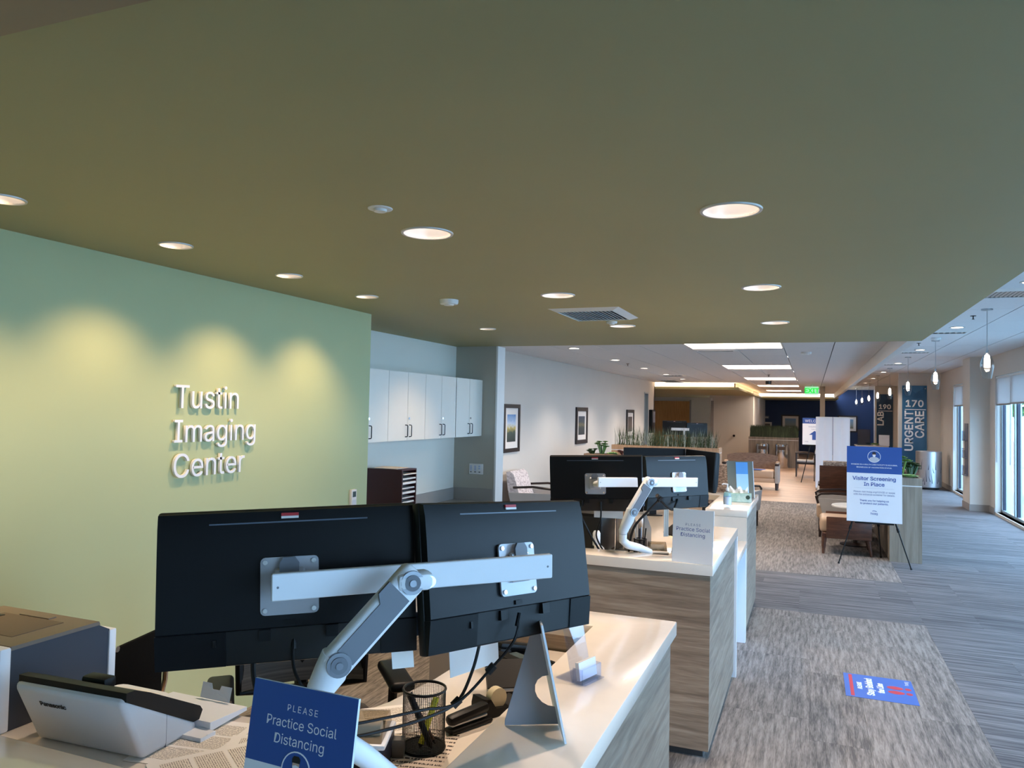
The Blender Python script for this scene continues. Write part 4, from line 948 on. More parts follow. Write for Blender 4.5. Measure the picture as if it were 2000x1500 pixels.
MB().rbox(-2.015, -1.80, 1.62, 1.80, ZW+.001, ZW+.016, .03, 3, axis=2).build('tray', M_wpl, t, True); B(-2.0, -1.83, 1.64, 1.78, ZW+.016, ZW+.018).build('liner', M_paper, t, True, smooth=False)
# document scanner
t = thing('document_scanner', 'white document scanner, its back towards the camera', 'scanner', (-1.72, 1.5, ZW+.001), M=Matrix.Translation((-1.735, 1.51, ZW+.001)) @ Matrix.Rotation(R(3), 4, 'Z'))
sp = [(-.055, 0), (.118, 0), (.142, .012), (.128, .032), (-.085, .165), (-.115, .176), (-.132, .166)]
M_scan = mat('scanner_white', (206, 208, 212), .42, var=.01)
def loft(prof, x0, x1, rr): return MB().prism(prof, x0, x1, 0)
bmx = bmesh.new(); _v = [bmx.verts.new((-.178, y_, z_)) for y_, z_ in sp]; _f = bmx.faces.new(_v); _r = bmesh.ops.extrude_face_region(bmx, geom=[_f]); bmesh.ops.translate(bmx, vec=(.356, 0, 0), verts=[g for g in _r['geom'] if isinstance(g, bmesh.types.BMVert)]); bmesh.ops.recalc_face_normals(bmx, faces=bmx.faces[:]); bmesh.ops.bevel(bmx, geom=bmx.edges[:], offset=.014, segments=3, profile=.5, affect='EDGES'); MB().bm(bmx).build('body', M_scan, t)
MB().prism([(-.118, .166), (.118, .030), (.140, .030), (.152, .052), (.142, .066), (-.04, .164), (-.092, .187), (-.118, .188)], -.174, .180, 0).build('top_cover', M_black, t)
MB().rbox(-.02, .06, -.07, -.03, .160, .190, .008, 2).build('feed_guide', M_black, t)
B(-.1785, .1785, .02, .0206, .002, .09).build('seam', M_armg, t, smooth=False)
text('Panasonic', .026, M_black, t, Matrix.Translation((-.06, -.1140, .124)) @ Matrix.Rotation(R(90+25), 4, 'X'), bold=.0006)
t = thing('scanner_output_tray', 'white output tray stretching in front of the document scanner', 'tray', (-1.66, 1.70, ZW+.001))
MB().prism([(1.655, ZW+.006), (1.80, ZW+.012), (1.80, ZW+.022), (1.655, ZW+.030)], -1.80, -1.52, 0).build('tray_plate', M_wpl, t, True, smooth=False)
B(-1.80, -1.50, 1.60, 1.654, ZW+.001, ZW+.012).build('tray_base', M_wpl, t, True, smooth=False)
MB().add([(-1.69, 1.795, ZW+.025), (-1.58, 1.795, ZW+.025), (-1.58, 1.805, ZW+.065), (-1.62, 1.805, ZW+.065), (-1.625, 1.803, ZW+.052), (-1.65, 1.803, ZW+.052), (-1.655, 1.805, ZW+.068), (-1.69, 1.805, ZW+.068)], [tuple(range(8)), tuple(range(7, -1, -1))]).build('paper_stop', M_wpl, t, True, smooth=False)
# ------------------------------------------------------------------ chairs behind the nearest desk
M_mesh = streak('chair_mesh', [(36, 34, 32), (58, 55, 50), (84, 80, 73)], (2, 2, 150), 1.0, .7, coords='obj')
def office_chair(label, loc, rz, zs=.66, s=1.0):
    t = thing('office_chair', label, 'chair', loc, R(rz), group='office chairs')
    MB().rbox(-.235, .235, -.22, .23, zs-.03, zs+.05, .04, 3).build('seat', mat('chair_seat_grey', (64, 60, 58), .8), t)
    mb = MB(); nx, nz = 10, 10
    V = []
    for i in range(nx+1):
        for j in range(nz+1):
            x = -.215+.43*i/nx; z = zs+.12+.46*j/nz; y = .25+.10*(1-(x/.215)**2)*.6+.05*math.sin(j/nz*3.1)-.02; V.append((x, y, z))
    mb.add(V, [(i*(nz+1)+j, (i+1)*(nz+1)+j, (i+1)*(nz+1)+j+1, i*(nz+1)+j+1) for i in range(nx) for j in range(nz)]); mb.add([(x, y+.012, z) for x, y, z in V], [(i*(nz+1)+j+1, (i+1)*(nz+1)+j+1, (i+1)*(nz+1)+j, i*(nz+1)+j) for i in range(nx) for j in range(nz)])
    mb.build('backrest', M_mesh, t)
    MB().tube([(-.22, .255, zs+.11), (-.228, .26, zs+.35), (-.21, .26, zs+.57), (-.1, .29, zs+.6), (.1, .29, zs+.6), (.21, .26, zs+.57), (.228, .26, zs+.35), (.22, .255, zs+.11), (.08, .30, zs+.09), (-.08, .30, zs+.09)], .016, 8, closed=True).build('back_frame', M_black, t)
    MB().tube([(0, .32, zs+.3), (0, .34, zs+.1), (0, .2, zs-.06), (0, .0, zs-.07)], .025, 8).build('spine', M_black, t)
    for sx in (-1, 1):
        a = MB().tube([(sx*.20, .12, zs-.05), (sx*.275, .10, zs-.03), (sx*.29, .06, zs+.08), (sx*.285, .02, zs+.19)], .017, 8).build('armrest', M_black, t)
        MB().rbox(sx*.285-.042, sx*.285+.042, -.14, .12, zs+.19, zs+.225, .015, 3).build('arm_pad', M_black, a)
    MB().cyl((0, 0, .09), (0, 0, zs-.04), .026, n=12).build('gas_lift', M_steel, t)
    for k in range(5):
        a = 2*math.pi*k/5; b = MB().tube([(0, 0, .10), (.28*math.cos(a), .28*math.sin(a), .07)], [.025, .015], 8).build('base_leg', M_black, t)
        MB().cyl((.28*math.cos(a), .28*math.sin(a)-.02, .03), (.28*math.cos(a), .28*math.sin(a)+.02, .03), .029, n=12).build('caster', M_black, b)
    return t
office_chair('black mesh office chair behind the nearest pair of monitors', (-1.56, 2.16, 0), 42)
t = thing('visitor_chair', 'black sling chair with a chrome frame between printer and green wall', 'chair', (-2.76, 2.30, 0), R(-78))
MB().rbox(-.21, .21, -.20, .20, .42, .47, .02, 2).build('seat', M_black, t)
MB().rbox(-.20, .20, .185, .205, .50, .83, .02, 2).build('backrest', mat('black_sling', (9, 10, 10), .9, bump=.2, spec=.1), t)
for sx in (-1, 1):
    MB().tube([(sx*.225, -.20, .01), (sx*.225, -.20, .44), (sx*.225, .17, .45), (sx*.225, .20, .60), (sx*.225, .20, .82), (sx*.225, .245, .87), (sx*.225, .30, .87)], .012, 8).build('frame_tube', M_chr, t)
    MB().tube([(sx*.225, .16, .45), (sx*.225, .22, .01)], .012, 8).build('rear_leg', M_chr, t)
# ------------------------------------------------------------------ things on the second and third desks
desk_phone('beige telephone behind the second counter', (-1.12, 4.50, ZW+.001), -80, mat('phone_beige', (206, 196, 184), .5), mat('phone_beige2', (222, 214, 204), .5))
lab_printer('label printer beside the arm post of the second desk', (-.86, 4.60, ZW+.001), 15)
t = thing('computer_tower', 'dark computer tower behind the second counter, left', 'computer', (-1.315, 4.80, ZW+.001))
MB().rbox(-.105, .105, -.18, .18, 0, .26, .006, 2).build('case', M_black, t); B(-.09, .09, -.183, -.18, .02, .24).build('front_grille', M_mon2, t, smooth=False); B(-.10, -.04, -.184, -.18, .03, .035).build('status_light', M_lab, t, smooth=False)
t = thing('letter_tray', 'grey plastic letter tray standing on the second worktop', 'tray', (-1.09, 5.0, ZW+.001))
for x in (-.09, .0, .09): MB().prism([(-.12, 0), (.12, 0), (.12, .12), (-.06, .24), (-.12, .24)], x-.003, x+.003, 0).build('divider', mat('tray_smoke', (72, 70, 70), .3), t, smooth=False)
B(-.095, .095, -.12, .12, 0, .006).build('base', mat('tray_smoke', (72, 70, 70), .3), t, smooth=False)
for k, x in enumerate((-.045, .045)): tag(B(-1.09+x-.004, -1.09+x+.004, 4.90, 5.10, ZW+.008, ZW+.20).build('file_folder', M_paper, smooth=False), 'white folder in the grey letter tray, %s one' % ('left', 'right')[k], 'folder')
hang('printed page hanging below the left monitor of the second desk', (-1.20, 4.40, 1.225), (.17, .02, 0), (0, .004, -.055), M_lab)
hang('paper strip hanging below the right monitor of the second desk', (-.84, 4.70, 1.21), (.025, .025, 0), (0, 0, -.17), M_print)
hang('white printed note taped beside the white distancing sign', (-.745, 4.66, 1.22), (.055, .045, 0), (.004, 0, -.2), M_print)
t = thing('card_box', 'small box of appointment cards on the second worktop', 'box', (-1.03, 4.36, ZW+.001), R(-10))
B(-.06, .06, -.03, .03, 0, .05).build('tray', M_wpl, t, smooth=False); B(-.05, .05, -.025, .02, .05, .085).build('cards', M_lab, t, smooth=False)
MB().rbox(-.058, -.03, -.032, .025, .05, .075, .003, 1).build('pink_divider', mat('pink_card', (196, 150, 150), .6), t)
pen_cup('dark mesh pen cup beside the second monitor arm', (-1.0, 4.78, ZW+.001), .04, .10)
for k in range(4):
    c = Vector((-1.0, 4.78, ZW+.001)); pen('pen in the far mesh cup, %s one' % ('first', 'second', 'third', 'fourth')[k], c, c+Vector((.02*math.cos(k*1.6), .02*math.sin(k*1.6), .01)), c+Vector((.035*math.cos(k*1.6), .035*math.sin(k*1.6), .17)), (M_black, M_steel, M_lab, M_nvy)[k], .004)
t = thing('air_freshener', 'white and black bottle behind the second counter', 'bottle', (-1.225, 4.56, ZW+.001))
MB().lathe([(0, 0), (.024, 0), (.024, .07), (.022, .075)], 14).build('base', M_black, t); MB().lathe([(.022, .075), (.024, .08), (.024, .15), (.016, .165), (0, .167)], 14).build('cap', M_wpl, t)
pen('yellow highlighter lying on the third worktop', (-.93, 5.7, ZW), (-.97, 5.62, ZW+.01), (-.89, 5.72, ZW+.01), mat('highlighter_yellow', (214, 206, 40), .4), .009)
t = thing('tablet_stand', 'dark tablet on a stand behind the white distancing sign', 'tablet', (-.80, 4.80, ZW+.001), R(-50))
MB().box(-.08, .08, -.006, .006, 0, .12, Matrix.Translation((0, -.02, .14)) @ Matrix.Rotation(R(-55), 4, 'X')).build('tablet', M_black, t, smooth=False)
MB().tube([(0, 0, .006), (0, .02, .1), (0, .02, .17)], .014, 8).build('stem', M_black, t); MB().lathe([(0, 0), (.06, 0), (.055, .01), (0, .014)], 18).build('base', M_black, t)
# third counter: sanitizer, tissues, acrylic notice
t = thing('sanitizer_bottle', 'clear pump bottle of hand sanitizer on the third counter', 'bottle', (-.645, 6.53, 1.0315))
M_gel = pane_mat('sanitizer_gel', (222, 236, 244), .16)
MB().lathe([(0, .001), (.030, .001), (.032, .006), (.032, .10), (.028, .118), (.012, .128), (.012, .135)], 20).build('bottle', M_gel, t)
MB().lathe([(.0325, .02), (.0325, .085)], 20).build('label', mat('bottle_label', (196, 214, 236), .5), t)
MB().lathe([(.014, .133), (.014, .155), (.006, .157), (.006, .19), (0, .19)], 14).build('pump', M_wpl, t)
MB().tube([(0, 0, .186), (-.03, -.004, .19), (-.042, -.005, .183)], .006, 8).build('nozzle', M_wpl, t)
t = thing('tissue_box', 'pale green tissue box with tissue sticking out on the third counter', 'tissue box', (-.60, 6.98, 1.0315), R(4))
MB().rbox(-.115, .115, -.055, .055, 0, .075, .003, 1).build('carton', streak('tissue_print', [(120, 160, 156), (160, 196, 190), (206, 224, 218)], (6, 6, 6), 2, .6, coords='obj'), t)
V = []; n = 8
for i in range(n+1):
    for j in range(4): V.append((-.085+.17*i/n, .012*math.sin(i*2.1+j), .070+j*.016+(.014*math.sin(i*1.7)*j/2)))
MB().add(V, [(i*4+j, (i+1)*4+j, (i+1)*4+j+1, i*4+j+1) for i in range(n) for j in range(3)]).build('tissue', M_paper, t)
MB().cyl((.085, -.0555, .045), (.085, -.0565, .045), .018, n=16).build('emblem', mat('emblem_green', (38, 62, 52), .5), t)
M_ags = mat('acrylic_shadow', (112, 116, 112), .2)
t = thing('acrylic_notice', 'leaning clear acrylic stand with a blue notice on the third counter', 'sign', (-.585, 7.30, 1.0315), R(20))
LN = Matrix.Rotation(R(-12), 4, 'X')
MB().box(-.13, .11, 0, .004, 0, .34, LN).build('acrylic_sheet', mat('grey_acrylic', (122, 120, 108), .15), t, smooth=False)
MB().box(.106, .112, -.002, .02, 0, .34, LN).build('bright_edge', M_foam, t, smooth=False)
MB().box(-.05, .06, -.003, -.001, .02, .33, LN).build('notice', mat('notice_blue_white', (176, 214, 244), .5), t, smooth=False)
MB().box(-.05, .06, -.0036, -.003, .22, .33, LN).build('notice_heading', mat('notice_blue', (92, 160, 226), .5), t, smooth=False)
B(-.13, .11, -.01, .08, 0, .004).build('foot', M_acry, t, smooth=False)
# ------------------------------------------------------------------ waiting-area furniture
M_tan = mat('tan_vinyl', (190, 160, 132), .45, var=.02); M_mott = streak('mottled_weave', [(96, 78, 66), (150, 126, 108), (190, 166, 146)], (1, 1, 2.2), 26, .85, coords='obj', pos=(.38, .5, .62))
M_lmott = streak('pale_leaf_weave', [(150, 140, 142), (196, 186, 188), (216, 208, 208)], (1, 1, 1.6), 22, .85, coords='obj', pos=(.36, .46, .6))
M_walnut = streak('walnut_veneer', [(58, 34, 24), (86, 52, 36), (112, 72, 52)], (1, 1, 6), 5, .35, coords='obj', dist=.6); M_dk = mat('espresso_wood', (40, 26, 22), .35, var=.08)
M_gpan = mat('grey_vinyl', (168, 164, 160), .5, var=.02); M_brownweave = streak('brown_weave', [(84, 66, 56), (118, 96, 82), (150, 126, 108)], (3, 3, 22), 5, .85, coords='obj')
def taper_leg(p0, p1, r0, r1): return MB().cyl(p0, p1, r0, r1, n=8)
def lounge(label, loc, rz, wood_low=False, back=M_mott, seat=M_tan, w=.66, d=.68, group='waiting-area lounge chairs', bz=.86, wood_back=False):
    """armchair facing local -y"""
    t = thing('lounge_chair', label, 'chair', loc, R(rz), group=group)
    MB().rbox(-w/2+.05, w/2-.05, -d/2, d/2-.12, .27, .47, .05, 3).build('seat', seat, t)
    prof = [(d/2-.17, .42), (d/2-.02, .36), (d/2+.06, .60), (d/2+.09, bz), (d/2+.03, bz+.015), (d/2-.03, bz-.03), (d/2-.10, .62)]
    MB().prism(prof, -w/2+.055, w/2-.055, 0).build('backrest', back, t, ang=50)
    if wood_back: MB().prism([(d/2, .30), (d/2+.025, .30), (d/2+.12, bz-.06), (d/2+.095, bz-.06)], -w/2, w/2, 0).build('wood_back', M_walnut, t)
    for sx in (-1, 1):
        if wood_low:
            p = MB().rbox(sx*w/2-.02, sx*w/2+.02, -d/2+.08, d/2-.04, .21, .49, .012, 2).build('side_panel', M_walnut, t)
        else:
            p = MB().prism([(-d/2+.10, .27), (d/2-.06, .27), (d/2+.02, .56), (-d/2+.02, .58)], sx*w/2-.028, sx*w/2+.028, 0).build('side_panel', M_gpan, t)
            MB().tube([(sx*w/2, -d/2+.02, .50), (sx*w/2, -d/2-.01, .60), (sx*w/2, -d/2+.06, .645), (sx*w/2, 0, .665), (sx*w/2, d/2-.05, .64)], .018, 8).build('arm_cap', M_dk, p)
    MB().rbox(-w/2+.03, w/2-.03, -d/2+.03, d/2-.05, .225, .275, .008, 1).build('seat_rail', M_walnut if wood_low else M_dk, t)
    for sx in (-1, 1):
        for sy, o_ in ((-d/2+.06, -.015), (d/2-.08, .04)): taper_leg((sx*(w/2-.05), sy, .235), (sx*(w/2-.045), sy+o_, 0), .03, .017).build('leg', M_walnut if wood_low else M_dk, t)
    return t
lounge('low lounge chair with a walnut side panel, in front of the visitor easel', (.44, 11.10, 0), -90, True, w=.64, d=.66)
lounge('lounge chair with grey arm panel and tan seat behind the round table', (.42, 12.55, 0), -90)
lounge('lounge chair with a walnut back, farthest of the three behind the easel', (.46, 14.1, 0), 180, wood_back=True, bz=1.04)
lounge('mottled lounge chair seen between the third desk screen and the acrylic notice', (-1.20, 12.8, 0), 160, w=.70, bz=.99)
lounge('pale leaf-pattern armchair against the beige picture wall', (-3.82, 10.92, 0), 90, back=M_lmott, w=.70, d=.72, bz=.86)
def decal(label, loc, r): tag(MB().lathe([(0, .0015), (r, .0015), (r, 0), (0, 0)], 20).build('round_decal', M_blue, loc=loc), label, 'decal')
decal('blue round sticker on the seat of the grey-armed lounge chair', (.36, 12.5, .4705), .11)
t = thing('side_table', 'small round white table between the lounge chairs', 'table', (.58, 11.75, 0))
MB().lathe([(0, .52), (.30, .52), (.31, .53), (.31, .545), (.30, .555), (0, .555)], 32).build('table_top', M_white, t); MB().cyl((0, 0, .02), (0, 0, .52), .03, n=12).build('column', M_dk, t); MB().lathe([(0, 0), (.2, 0), (.2, .012), (.03, .025), (0, .025)], 24).build('foot', M_dk, t)
# loveseat
t = thing('loveseat', 'brown woven loveseat with tan seat facing the camera', 'sofa', (-1.37, 19.55, 0))
MB().rbox(-.54, .54, -.34, .20, .27, .47, .05, 3).build('seat_cushion', M_tan, t)
MB().rbox(-.56, .56, -.31, .22, .17, .28, .02, 2).build('seat_base', M_tan, t)
nb = []; n = 12
for i in range(n+1):
    x = -.60+1.2*i/n; nb.append((x, .855-.05*(2*i/n-1)**4-.012*abs(2*i/n-1)))
MB().prism([(-.60, .40)]+[(.60, .40)]+nb[::-1], .12, .30, 1, M=Matrix.Rotation(R(-7), 4, 'X') @ Matrix.Translation((0, .03, .02))).build('backrest', M_brownweave, t, ang=40)
for sx in (-1, 1):
    p = MB().rbox(sx*.61-.05, sx*.61+.05, -.33, .28, .16, .58, .015, 2).build('side_panel', M_gpan, t)
    MB().rbox(sx*.61-.05, sx*.61+.05, -.36, -.16, .58, .64, .02, 2).build('arm_cap', M_dk, p); MB().rbox(sx*.61-.045, sx*.61+.045, .0, .2, .60, .66, .02, 2).build('arm_pad', M_tan, p)
    for y in (-.27, .24): taper_leg((sx*.60, y, .17), (sx*.60, y, 0), .035, .028).build('leg', M_dk, t)
decal('blue round sticker on the loveseat cushion', (-1.22, 19.40, .4705), .2)
# dark wooden armchair far back
t = thing('wood_armchair', 'dark wooden armchair with grey seat beside the welcome sign', 'chair', (-.16, 24.15, 0), R(-90))
MB().rbox(-.25, .25, -.26, .24, .42, .49, .03, 2).build('seat', M_gpan, t)
MB().prism([(.20, .45), (.25, .45), (.36, .95), (.31, .96)], -.24, .24, 0).build('backrest', M_lmott, t)
for sx in (-1, 1):
    for y in (-.25, .26): taper_leg((sx*.26, y, .70 if y < 0 else .68), (sx*.26, y+(.05 if y > 0 else 0), 0), .024, .018).build('leg', M_dk, t)
    MB().tube([(sx*.26, -.27, .70), (sx*.26, 0, .715), (sx*.26, .30, .66)], .022, 8).build('armrest', M_dk, t); B(sx*.26-.015, sx*.26+.015, -.24, .26, .37, .43).build('side_rail', M_dk, t, smooth=False)
# ------------------------------------------------------------------ planters
M_vwood = streak('planter_wood', [(112, 102, 90), (146, 134, 118), (170, 158, 142)], (14, 14, .8), 1.6, .45, dist=.8); M_vwood2 = streak('planter_wood_warm', [(150, 116, 88), (178, 142, 110), (196, 162, 130)], (14, 14, .8), 1.6, .45, dist=.6); M_soil = mat('planter_soil', (52, 42, 32), .95, bump=.4)
def planter(label, x0, x1, y0, y1, h, strip, m):
    t = thing('planter_box', label, 'planter', ((x0+x1)/2, (y0+y1)/2, 0))
    B(x0, x1, y0, y1, 0, h-strip-.008).build('body', m, t, True, smooth=False); B(x0+.003, x1-.003, y0+.003, y1-.003, h-strip-.010, h-strip+.006).build('reveal_strip', M_white, t, True, smooth=False)
    th = .025
    for nm, a in (('upper_panel', (x0, x1, y0, y0+th)), ('upper_panel', (x0, x1, y1-th, y1)), ('upper_panel', (x0, x0+th, y0+th, y1-th)), ('upper_panel', (x1-th, x1, y0+th, y1-th))): B(*a, h-strip+.006, h).build(nm, m, t, True, smooth=False)
    B(x0+th, x1-th, y0+th, y1-th, h-strip, h-.03).build('soil', M_soil, t, True, smooth=False)
planter('tall wood planter box with succulents behind the visitor easel', .92, 1.28, 10.63, 15.2, 1.05, .10, M_vwood)
planter('long wood planter with tall reeds behind the third desk', -3.40, -1.49, 13.6, 14.05, 1.20, .09, M_vwood2)
planter('low planter with succulents in front of the reed planter', -3.75, -2.6, 13.0, 13.3, 1.05, .08, M_vwood2)
def leafm(name, rgb): return mat(name, rgb, .5, var=.25, scale=20)
GR = [leafm('succulent_green', (96, 132, 62)), leafm('succulent_dark', (58, 84, 44)), leafm('succulent_red', (120, 74, 66)), leafm('succulent_pale', (150, 182, 120))]
def rosette(label, loc, r, m, stem=.0, n=26, seed=1, up=.6, group=None):
    rn = random.Random(seed); mb = MB()
    heads = [((0, 0, stem), r)] if stem <= 0.06 else [((rn.uniform(-.6, .6)*r, rn.uniform(-.6, .6)*r, stem*rn.uniform(.5, 1)), r*rn.uniform(.42, .62)) for _ in range(9)]
    for (hx, hy, hz), hr in heads:
        if hz > .06: mb.tube([(hx*.2, hy*.2, 0), (hx, hy, hz)], .012, 5)
        for k in range(n):
            a = k*2.399; f = (k+1)/n; el = (1-f)*1.25+.15; L = hr*(.35+.65*f); wd = L*.46
            ca, sa = math.cos(a), math.sin(a); ce, se = math.cos(el), math.sin(el)
            P = lambda l, s_, q: (hx+(l*ce-q*se)*ca-s_*sa, hy+(l*ce-q*se)*sa+s_*ca, hz+l*se*up+q*ce)
            mb.add([P(0, -wd*.3, 0), P(0, wd*.3, 0), P(L*.72, wd, .0), P(L, 0, L*.06), P(L*.72, -wd, .0), P(L*.55, 0, -L*.10)], [(0, 1, 2, 3, 4), (0, 5, 1), (1, 5, 2), (2, 5, 3), (3, 5, 4), (4, 5, 0)])
    return tag(mb.build('succulent', m, loc=loc), label, 'plant', group)
g_ = 'succulents in the planters'
rosette('tall bushy green succulent at the near end of the easel planter', (1.06, 10.86, 1.02), .16, GR[0], .32, 22, 1, group=g_)
rosette('dark leafy succulent on the right of the easel planter', (1.20, 11.0, 1.02), .13, GR[1], .22, 22, 2, group=g_)
rosette('pale open rosette at the front edge of the easel planter', (1.13, 10.74, 1.03), .15, GR[3], .03, 24, 3, .35, group=g_)
rosette('green rosette farther along the easel planter', (1.05, 11.7, 1.02), .16, GR[0], .03, 24, 4, group=g_)
rosette('dark succulent halfway along the easel planter', (1.15, 12.9, 1.02), .16, GR[1], .20, 20, 5, group=g_)
rosette('tall green succulent left of the reed planter', (-3.46, 13.15, 1.02), .14, GR[0], .26, 20, 6, group=g_)
rosette('dark green succulent in the low planter at the wall side', (-3.62, 13.12, 1.02), .12, GR[1], .12, 20, 7, group=g_)
rosette('bright green rosette in the low planter', (-3.26, 13.12, 1.02), .13, GR[3], .03, 22, 8, group=g_)
rosette('reddish succulent in the low planter beside the third desk screen', (-3.06, 13.12, 1.02), .13, GR[2], .10, 20, 9, group=g_)
def reeds(name, label, x0, x1, y0, y1, z, hmin, hmax, n, mats, lean=.06, seed=3, r=.004):
    rn = random.Random(seed); mb = MB()
    for k in range(n):
        x, y = rn.uniform(x0, x1), rn.uniform(y0, y1); h = rn.uniform(hmin, hmax); dx, dy = rn.gauss(0, lean), rn.gauss(0, lean*.6); mb.cur = rn.choice((0, 0, 0, 0, 1))
        mb.add([(x-r, y, z), (x+r, y, z), (x, y+r, z), (x+dx*.5, y+dy*.5, z+h*.55), (x+dx*.5+r*1.2, y+dy*.5, z+h*.55), (x+dx, y+dy, z+h)], [(0, 1, 4, 3), (1, 2, 4), (2, 0, 3), (3, 4, 5), (2, 3, 4)])
    o = mb.build(name, mats, smooth=False); stuff(o); tag(o, label, 'grass'); return o
M_reed = mat('reed_green', (62, 74, 44), .6, var=.3); M_reedl = mat('reed_pale', (176, 184, 172), .6, var=.1)
reeds('tall_reeds', 'tall thin reeds in the left end of the long planter', -3.36, -2.86, 13.64, 14.0, 1.17, .28, .42, 130, [M_reed, M_reedl], .05, 3)
reeds('tall_reeds', 'dense tall reeds filling the rest of the long planter', -2.78, -1.56, 13.64, 14.0, 1.17, .24, .40, 420, [M_reed, M_reedl], .05, 4)
# ------------------------------------------------------------------ far counters, bins, banners
t = thing('far_reception_counter', 'far wood reception counter topped with a green hedge', 'counter', (-1.2, 28, 0))
M_dv = streak('far_counter_wood', [(92, 82, 72), (124, 112, 100), (150, 138, 124)], (16, 16, .8), 1.6, .45)
B(-2.04, -.40, 27.72, 28.3, 0, .93).build('body', M_dv, t, True, smooth=False); B(-2.03, -.41, 27.73, 28.29, .93, .945).build('reveal_strip', M_white, t, True, smooth=False); B(-2.04, -.40, 27.72, 28.3, .945, 1.03).build('top_band', M_dv, t, True, smooth=False)
reeds('hedge', 'dark green hedge of artificial grass on the far counter', -2.0, -.43, 27.76, 28.25, 1.03, .26, .44, 2600, [mat('hedge_green', (38, 52, 28), .7, var=.3), M_reed], .03, 5, .012)
def bin_(label, x):
    t = thing('waste_bin', label, 'bin', (x, 27.45, 0), group='steel bins at the far counter')
    MB().lathe([(.0, .0), (.20, .0), (.21, .02), (.21, .60), (.20, .60)], 28).build('body', M_chr, t); MB().lathe([(.205, .60), (.205, .74), (.215, .74), (.215, .80), (.19, .82), (0, .82)], 28).build('hood', M_chr, t)
    B(-.13, .13, -.213, -.15, .62, .73).build('opening', mat('bin_opening', (70, 56, 46), .5), t, smooth=False)
bin_('shiny steel waste bin left of the pair at the far counter', -1.55); bin_('shiny steel waste bin right of the pair at the far counter', -.94)
def banner(label, x0, x1):
    t = thing('banner_stand', label, 'banner', ((x0+x1)/2, 19.9, 0), group='white banner stands'); w = (x1-x0)/2
    V = []; n = 14
    for i in range(n+1):
        for j in range(9): V.append((-w+2*w*i/n, .004*math.sin(i*.9+j*.35)+.0015*math.sin(i*2.1), .06+1.70*j/8))
    MB().add(V, [(i*9+j, (i+1)*9+j, (i+1)*9+j+1, i*9+j+1) for i in range(n) for j in range(8)]).add([(x, y+.004, z) for x, y, z in V], [(i*9+j+1, (i+1)*9+j+1, (i+1)*9+j, i*9+j) for i in range(n) for j in range(8)]).build('cloth', mat('banner_white', (226, 230, 238), .7, var=.01), t)
    MB().rbox(-w, w, -.04, .06, 0, .07, .02, 2).build('base', M_steel, t); MB().cyl((0, .03, .05), (0, .03, 1.77), .008, n=8).build('pole', M_steel, t); B(-w, w, -.012, .016, 1.755, 1.78).build('top_rail', M_white, t, smooth=False)
banner('white banner stand on the left, next to the welcome sign', .10, .475); banner('white banner stand on the right, behind the walnut lounge chair', .485, .86)
w, h = .61, .72
t = board('welcome_sign', 'blue and white WELCOME sign with an up arrow behind the banner', w, h, (.08, 22.0, 1.02), 0, -4, .006)
rect(t, 'print_field', M_pw, -w/2, w/2, 0, h); rect(t, 'blue_band', M_blue, -w/2, w/2, h*.79, h, .0012)
text('WELCOME', fit('WELCOME', .48), M_pw, t, FP(0, h*.89, .002)); text('Outpatient Lab', fit('Outpatient Lab', .30), M_ptg, t, FP(0, h*.675, .002)); text('Suite 190', fit('Suite 190', .16), M_ptg, t, FP(0, h*.58, .002)); text('hoag', .05, M_ptg, t, FP(-.20, h*.12, .002))
MB().add([(-.06, -.002, h*.18), (.06, -.002, h*.18), (.06, -.002, h*.37), (.14, -.002, h*.37), (0, -.002, h*.52), (-.14, -.002, h*.37), (-.06, -.002, h*.37)], [tuple(range(7))]).build('arrow', M_blue, t, smooth=False)
t = thing('sign_stand', 'black folding stand under the welcome sign', 'easel', (.08, 22.1, 0))
for fx, fy in ((-.25, 21.9), (.41, 21.9), (.08, 22.5)): MB().cyl((.08, 22.12, 1.45), (fx, fy, 0), .011, n=8).build('leg', M_black, t, True)
B(-.15, .31, 21.96, 22.02, .995, 1.015).build('ledge', M_black, t, True, smooth=False)
# ------------------------------------------------------------------ suite panels on the walls
def facet_mat(name, a, b):
    if name in MATS: return MATS[name]
    m = bpy.data.materials.new(name); m.use_nodes = True; MATS[name] = m; nt = m.node_tree; bs = nt.nodes['Principled BSDF']; L = nt.links.new
    tc = nt.nodes.new('ShaderNodeTexCoord'); v = nt.nodes.new('ShaderNodeTexVoronoi'); v.inputs['Scale'].default_value = 1.3; L(tc.outputs['Object'], v.inputs['Vector'])
    sep = nt.nodes.new('ShaderNodeSeparateColor'); L(v.outputs['Color'], sep.inputs[0])
    mx = nt.nodes.new('ShaderNodeMix'); mx.data_type = 'RGBA'; mx.inputs[6].default_value = lin(a); mx.inputs[7].default_value = lin(b); L(sep.outputs[0], mx.inputs[0]); L(mx.outputs[2], bs.inputs['Base Color']); bs.inputs['Roughness'].default_value = .22; return m
M_panel1 = facet_mat('blue_glass_panel', (38, 84, 122), (62, 116, 156)); M_panel2 = facet_mat('dark_blue_glass_panel', (26, 54, 84), (44, 80, 116))
